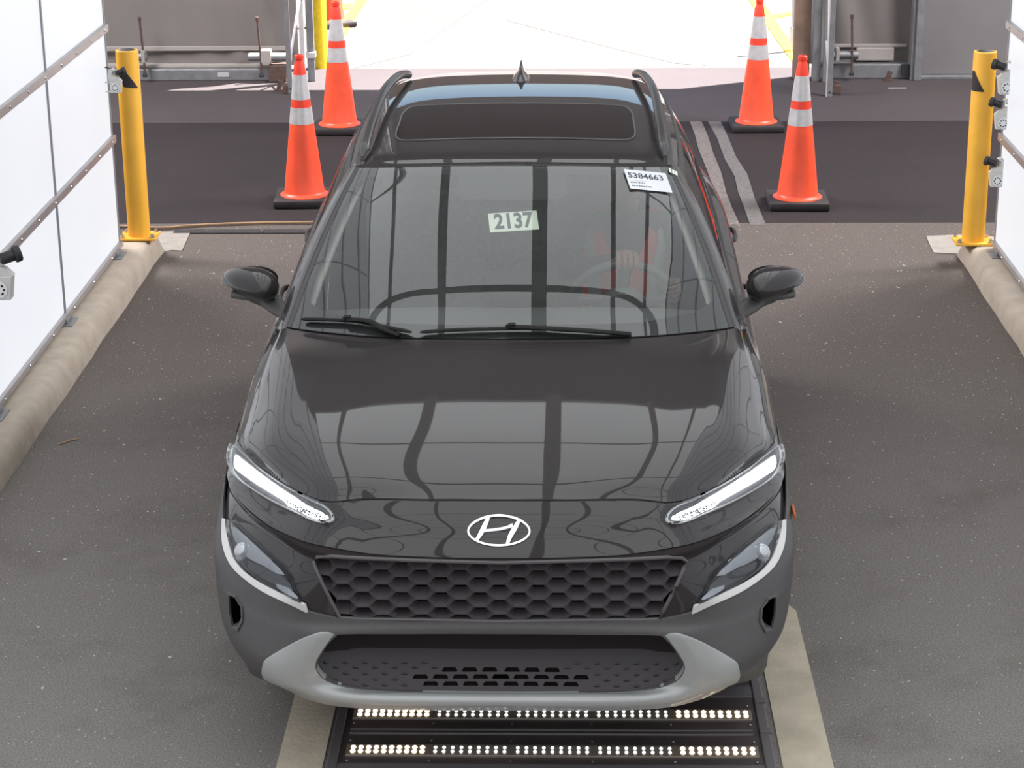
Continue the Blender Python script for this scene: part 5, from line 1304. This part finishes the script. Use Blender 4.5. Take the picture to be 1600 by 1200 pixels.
# steering wheel
SWC = Vector((.40, 1.98, .93)); SWM = Matrix.Translation(SWC) @ Matrix.Rotation(math.radians(-62), 4, 'X')
bm = BM(); tube(bm, [SWM @ Vector((.185*math.cos(2*PI*k/40), .185*math.sin(2*PI*k/40), 0)) for k in range(40)], 0.016, 10, closed=True)
sw = obj('steering_wheel', bm, M['wheel_grey'], car, smooth=60)
bm = BM(); lathe(bm, [(0.07, -0.04), (0.075, 0), (0.05, 0.02)], n=20)
for a in (0, PI, -PI/2):
    v = BM(); box(v, .05, .18, -.018, .018, -.01, .005, bev=0.004); v.transform(Matrix.Rotation(a, 4, 'Z')); me = bpy.data.meshes.new('x'); v.to_mesh(me); v.free(); bm.from_mesh(me); bpy.data.meshes.remove(me)
bm.transform(SWM); obj('wheel_hub', bm, M['dash'], sw, smooth=50)
# inside mirror
bm = BM(); box(bm, -.13, .13, 1.93, 1.96, 1.29, 1.36, bev=0.014); im = obj('inside_mirror', bm, M['black'], car, smooth=50)
bm = BM(); tube(bm, [(0, 1.94, 1.35), (0, 1.89, 1.40)], 0.014, 10); obj('mirror_stem', bm, M['black'], im, smooth=60)

# ---- papers behind / on the glass
def frame_on_glass(px, py, off, side, rot):
    s, t = WS.px(px, py, side); p = Vector(WS.e(s, t)); n = Vector(WS.n(s, t))
    if side < 0: p.x = -p.x; n.x = -n.x
    xa = Vector((1, 0, 0)); xa = (xa-n*xa.dot(n)).normalized(); ya = n.cross(xa)
    Rm = Matrix((xa, ya, n)).transposed().to_4x4()
    return Matrix.Translation(p+n*off) @ Rm @ Matrix.Rotation(rot, 4, 'Z')
Mg = frame_on_glass(1012, 284, 0.004, 1, 0.17)
SH = Matrix(((1, -0.02, 0, 0), (0, 1, 0, 0), (0, 0, 1, 0), (0, 0, 0, 1)))
Wd, Hd = 0.158, 0.115
bm = BM(); box(bm, -Wd/2, Wd/2, -Hd/2, Hd/2, 0, 0.0008, M=Mg @ SH); st = obj('lot_sticker', bm, M['paper'], car)
bm = BM(); text_mesh('5384663', 0.043, 0.0003, Mg @ SH @ Matrix.Translation((-0.004, 0.022, 0.0014)), bm, 0, 0.0006, 0.90); obj('printed_number', bm, M['ink'], st)
bm = BM(); rq = random.Random(2)
for yy, xa, xb, hh_ in ((-0.018, -0.070, -0.018, 0.008), (-0.038, -0.068, 0.002, 0.008)):
    x = xa
    while x < xb:
        w1 = rq.uniform(0.003, 0.006); box(bm, x, x+w1, yy-hh_/2*rq.uniform(.6, 1), yy+hh_/2*rq.uniform(.6, 1), 0.0008, 0.0011, M=Mg @ SH); x += w1+rq.uniform(0.0015, 0.004)
obj('printed_text', bm, M['ink'], st)
bm = BM(); box(bm, -0.070, -0.005, -0.008, -0.006, 0.0008, 0.0011, M=Mg @ SH); obj('printed_rule', bm, M['ink_red'], st)
Mg = frame_on_glass(1051, 270, 0.004, 1, -0.03)
tg_ = obj('small_tag', bbox(-0.017, 0.017, -0.014, 0.014, 0, 0.0008, M=Mg @ SH), M['paper_green'], car)
bm = BM()
for a in (-0.006, 0.006): box(bm, a-0.0012, a+0.0012, -0.014, 0.014, 0.0008, 0.0012, M=Mg @ SH)
obj('tag_stripe', bm, M['ink'], tg_)
Mg = frame_on_glass(802, 341, -0.012, 1, 0.10)
bm = BM(); box(bm, -0.085, 0.085, -0.055, 0.048, 0, 0.0008, M=Mg); st = obj('number_card', bm, M['paper_green'], car)
bm = BM(); text_mesh('2137', 0.112, 0.0003, Mg @ Matrix.Translation((0.0, -0.004, 0.0014)), bm, 0, 0.0035, 0.60); obj('printed_number', bm, M['ink'], st)

# ================================================================== THE DRIVER
DO = Vector((CX+.42, Y0+2.45, 0.60))
drv = empty('person', DO, label='driver in an orange safety vest with silver stripes, hand on the steering wheel', cat='person')
def D(u, v, z): return Vector((u-.42, v-2.45, z-.60))
def skin_mesh(name, verts, edges, radii, m, parent, lev=2, root=0):
    me = bpy.data.meshes.new(name); me.from_pydata([tuple(v) for v in verts], edges, [])
    o = bpy.data.objects.new(name, me); COL.objects.link(o)
    md = o.modifiers.new('s', 'SKIN'); sv = me.skin_vertices[0].data
    for i, r in enumerate(radii): sv[i].radius = (r, r) if not isinstance(r, tuple) else r; sv[i].use_root = (i == root)
    md2 = o.modifiers.new('d', 'SUBSURF'); md2.levels = lev; md2.render_levels = lev
    dg = bpy.context.evaluated_depsgraph_get(); me2 = bpy.data.meshes.new_from_object(o.evaluated_get(dg))
    bpy.data.objects.remove(o); me2.name = name; me2.materials.clear(); me2.materials.append(m)
    me2.polygons.foreach_set('use_smooth', [True]*len(me2.polygons))
    return link(name, me2, parent)
V = [D(.42,2.44,.70), D(.42,2.46,.84), D(.42,2.49,.97), D(.42,2.52,1.07), D(.42,2.53,1.15), D(.42,2.52,1.20),
     D(.58,2.50,1.085), D(.66,2.36,.95), D(.60,2.14,.93), D(.54,2.02,.97),
     D(.26,2.50,1.085), D(.17,2.36,.95), D(.30,2.12,1.02), D(.42,1.955,1.105),
     D(.52,2.30,.66), D(.56,1.92,.68), D(.57,1.72,.42), D(.32,2.30,.66), D(.28,1.92,.68), D(.27,1.72,.42)]
Ed = [(0,1),(1,2),(2,3),(3,4),(4,5),(3,6),(6,7),(7,8),(8,9),(3,10),(10,11),(11,12),(12,13),(0,14),(14,15),(15,16),(0,17),(17,18),(18,19)]
Rr = [.135,.13,.135,.115,.055,.052,.065,.046,.038,.026,.065,.046,.038,.026,.085,.062,.045,.085,.062,.045]
body = skin_mesh('body', V, Ed, Rr, M['shirt'], drv)
# head
bm = BM(); hc = D(.42, 2.50, 1.285)
n1, n2 = 20, 24; L = []
for j in range(n1+1):
    ph = -PI/2+PI*j/n1; row = []
    for i in range(n2):
        th = 2*PI*i/n2; x = math.cos(ph)*math.sin(th); y = -math.cos(ph)*math.cos(th); z = math.sin(ph)
        X = 0.073*x*(1-0.18*max(0, -z)); Y = 0.092*y; Z = 0.108*z
        fr_ = max(0, -y)
        Y -= 0.020*math.exp(-((z+0.12)/0.16)**2-(x/0.16)**2)*(y < 0)                 # nose
        Y += 0.010*math.exp(-((z-0.05)/0.10)**2)*(math.exp(-((x-0.38)/0.16)**2)+math.exp(-((x+0.38)/0.16)**2))*(y < 0)   # eye sockets
        Y -= 0.006*math.exp(-((z+0.48)/0.07)**2-(x/0.3)**2)*(y < 0)                  # lips
        row.append(bm.verts.new(hc+Vector((X, Y, Z))))
    L.append(row)
for p, q in zip(L, L[1:]):
    for i in range(n2):
        try: bm.faces.new((p[i], p[(i+1) % n2], q[(i+1) % n2], q[i]))
        except ValueError: pass
bmesh.ops.remove_doubles(bm, verts=bm.verts[:], dist=1e-5)
tube(bm, [D(.42, 2.525, 1.14), D(.42, 2.51, 1.24)], 0.052, 16)
for s in (-1, 1):
    bmesh.ops.create_icosphere(bm, subdivisions=2, radius=1, matrix=Matrix.Translation(hc+Vector((s*0.074, 0.01, -0.005))) @ Matrix.Diagonal((0.010, 0.020, 0.032, 1)))
hd = obj('head', bm, M['skin'], drv, smooth=80)
for s in (-1, 1):
    bm = BM(); bmesh.ops.create_icosphere(bm, subdivisions=2, radius=1, matrix=Matrix.Translation(hc+Vector((s*0.027, -0.079, 0.006))) @ Matrix.Diagonal((0.013, 0.008, 0.007, 1))); obj('eye', bm, M['white'], hd, smooth=80)
bm = BM(); bmesh.ops.create_icosphere(bm, subdivisions=3, radius=1, matrix=Matrix.Translation(hc+Vector((0, 0.012, 0.022))) @ Matrix.Diagonal((0.080, 0.094, 0.098, 1)))
bmesh.ops.delete(bm, geom=[v for v in bm.verts if v.co.z < hc.z-0.05 or (v.co.y < hc.y-0.045 and v.co.z < hc.z+0.055)], context='VERTS'); obj('hair', bm, M['hair'], drv, smooth=80)
# hands with five fingers each
def hand(wrist, palm, fingers, name='hand'):
    vs_, es_, rs_ = [wrist, palm], [(0, 1)], [.024, .027]
    for fg in fingers:
        b = 1
        for k, p in enumerate(fg):
            vs_.append(p); es_.append((b, len(vs_)-1)); b = len(vs_)-1; rs_.append([.011, .0095, .0085, .0075][k])
    return skin_mesh(name, vs_, es_, rs_, M['skin'], drv, 1)
top = lambda a: D(.40+.185*math.sin(a), 1.98-.087*math.cos(a), .93+.163*math.cos(a))
F_ = []
for k in range(4):
    a = -0.10+k*0.115; c = top(a); F_.append([c+Vector((0, .030, .030)), c+Vector((0, -.006, .030)), c+Vector((0, -.027, .008)), c+Vector((0, -.018, -.018))])
c = top(-0.22); F_.append([c+Vector((0.0, .055, -.002)), c+Vector((-.010, .034, -.006)), c+Vector((-.020, .018, -.008))])
hand(D(.40, 2.01, 1.088), top(0.08)+Vector((0, .055, .015)), F_)
F_ = []
for k in range(4):
    a = 1.15+k*0.12; c = top(a); F_.append([c+Vector((.020, .020, .02)), c+Vector((.028, -.006, .004)), c+Vector((.010, -.026, -.002)), c+Vector((-.016, -.016, -.002))])
c = top(1.0); F_.append([c+Vector((-.005, .045, .0)), c+Vector((-.015, .026, .012)), c+Vector((-.018, .012, .02))])
hand(D(.575, 2.06, .965), top(1.33)+Vector((0.012, .050, .005)), F_)
# vest
sec = [(.74,2.45,.158,.150),(.84,2.46,.160,.152),(.94,2.48,.172,.152),(1.02,2.50,.185,.142),(1.09,2.52,.180,.118),(1.135,2.525,.135,.085)]
def vest_pt(a, z, o=0.0):
    for (z0, v0, w0_, d0), (z1, v1, w1_, d1_) in zip(sec, sec[1:]):
        if z <= z1 or z1 == sec[-1][0]:
            t = (z-z0)/(z1-z0); v = v0+(v1-v0)*t; w_ = w0_+(w1_-w0_)*t+o; d = d0+(d1_-d0)*t+o
            return D(.42+w_*math.sin(a), v-d*math.cos(a), z)
def vest_piece(a0f, a1f, z0, z1, name, m, parent, o=0.008, n=12, nz=14):
    bm = BM(); L = []
    for j in range(nz+1):
        z = z0+(z1-z0)*j/nz; a0, a1 = a0f(z), a1f(z)
        L.append([bm.verts.new(vest_pt(a0+(a1-a0)*i/n, z, o)) for i in range(n+1)])
    for p, q in zip(L, L[1:]):
        for i in range(n): bm.faces.new((p[i], p[i+1], q[i+1], q[i]))
    r = bmesh.ops.solidify(bm, geom=bm.faces[:], thickness=0.004)
    return obj(name, bm, m, parent, smooth=60)
neck = lambda z: 0.10+max(0, z-0.93)*2.6
arm = lambda z: 1.45-max(0, z-0.92)*1.6
for s in (-1, 1):
    vp = vest_piece(lambda z: s*neck(z), lambda z: s*max(arm(z), neck(z)+.05), .72, 1.13, 'safety_vest', M['vest'], drv)
    vest_piece(lambda z: s*(neck(z)+(arm(z)-neck(z))*0.34), lambda z: s*(neck(z)+(arm(z)-neck(z))*0.62), .73, 1.13, 'reflective_stripe', M['stripe'], vp, o=0.013, n=4)
vb = vest_piece(lambda z: arm(z) if z < .92 else 2.0, lambda z: 2*PI-(arm(z) if z < .92 else 2.0), .72, 1.12, 'safety_vest', M['vest'], drv, n=24)
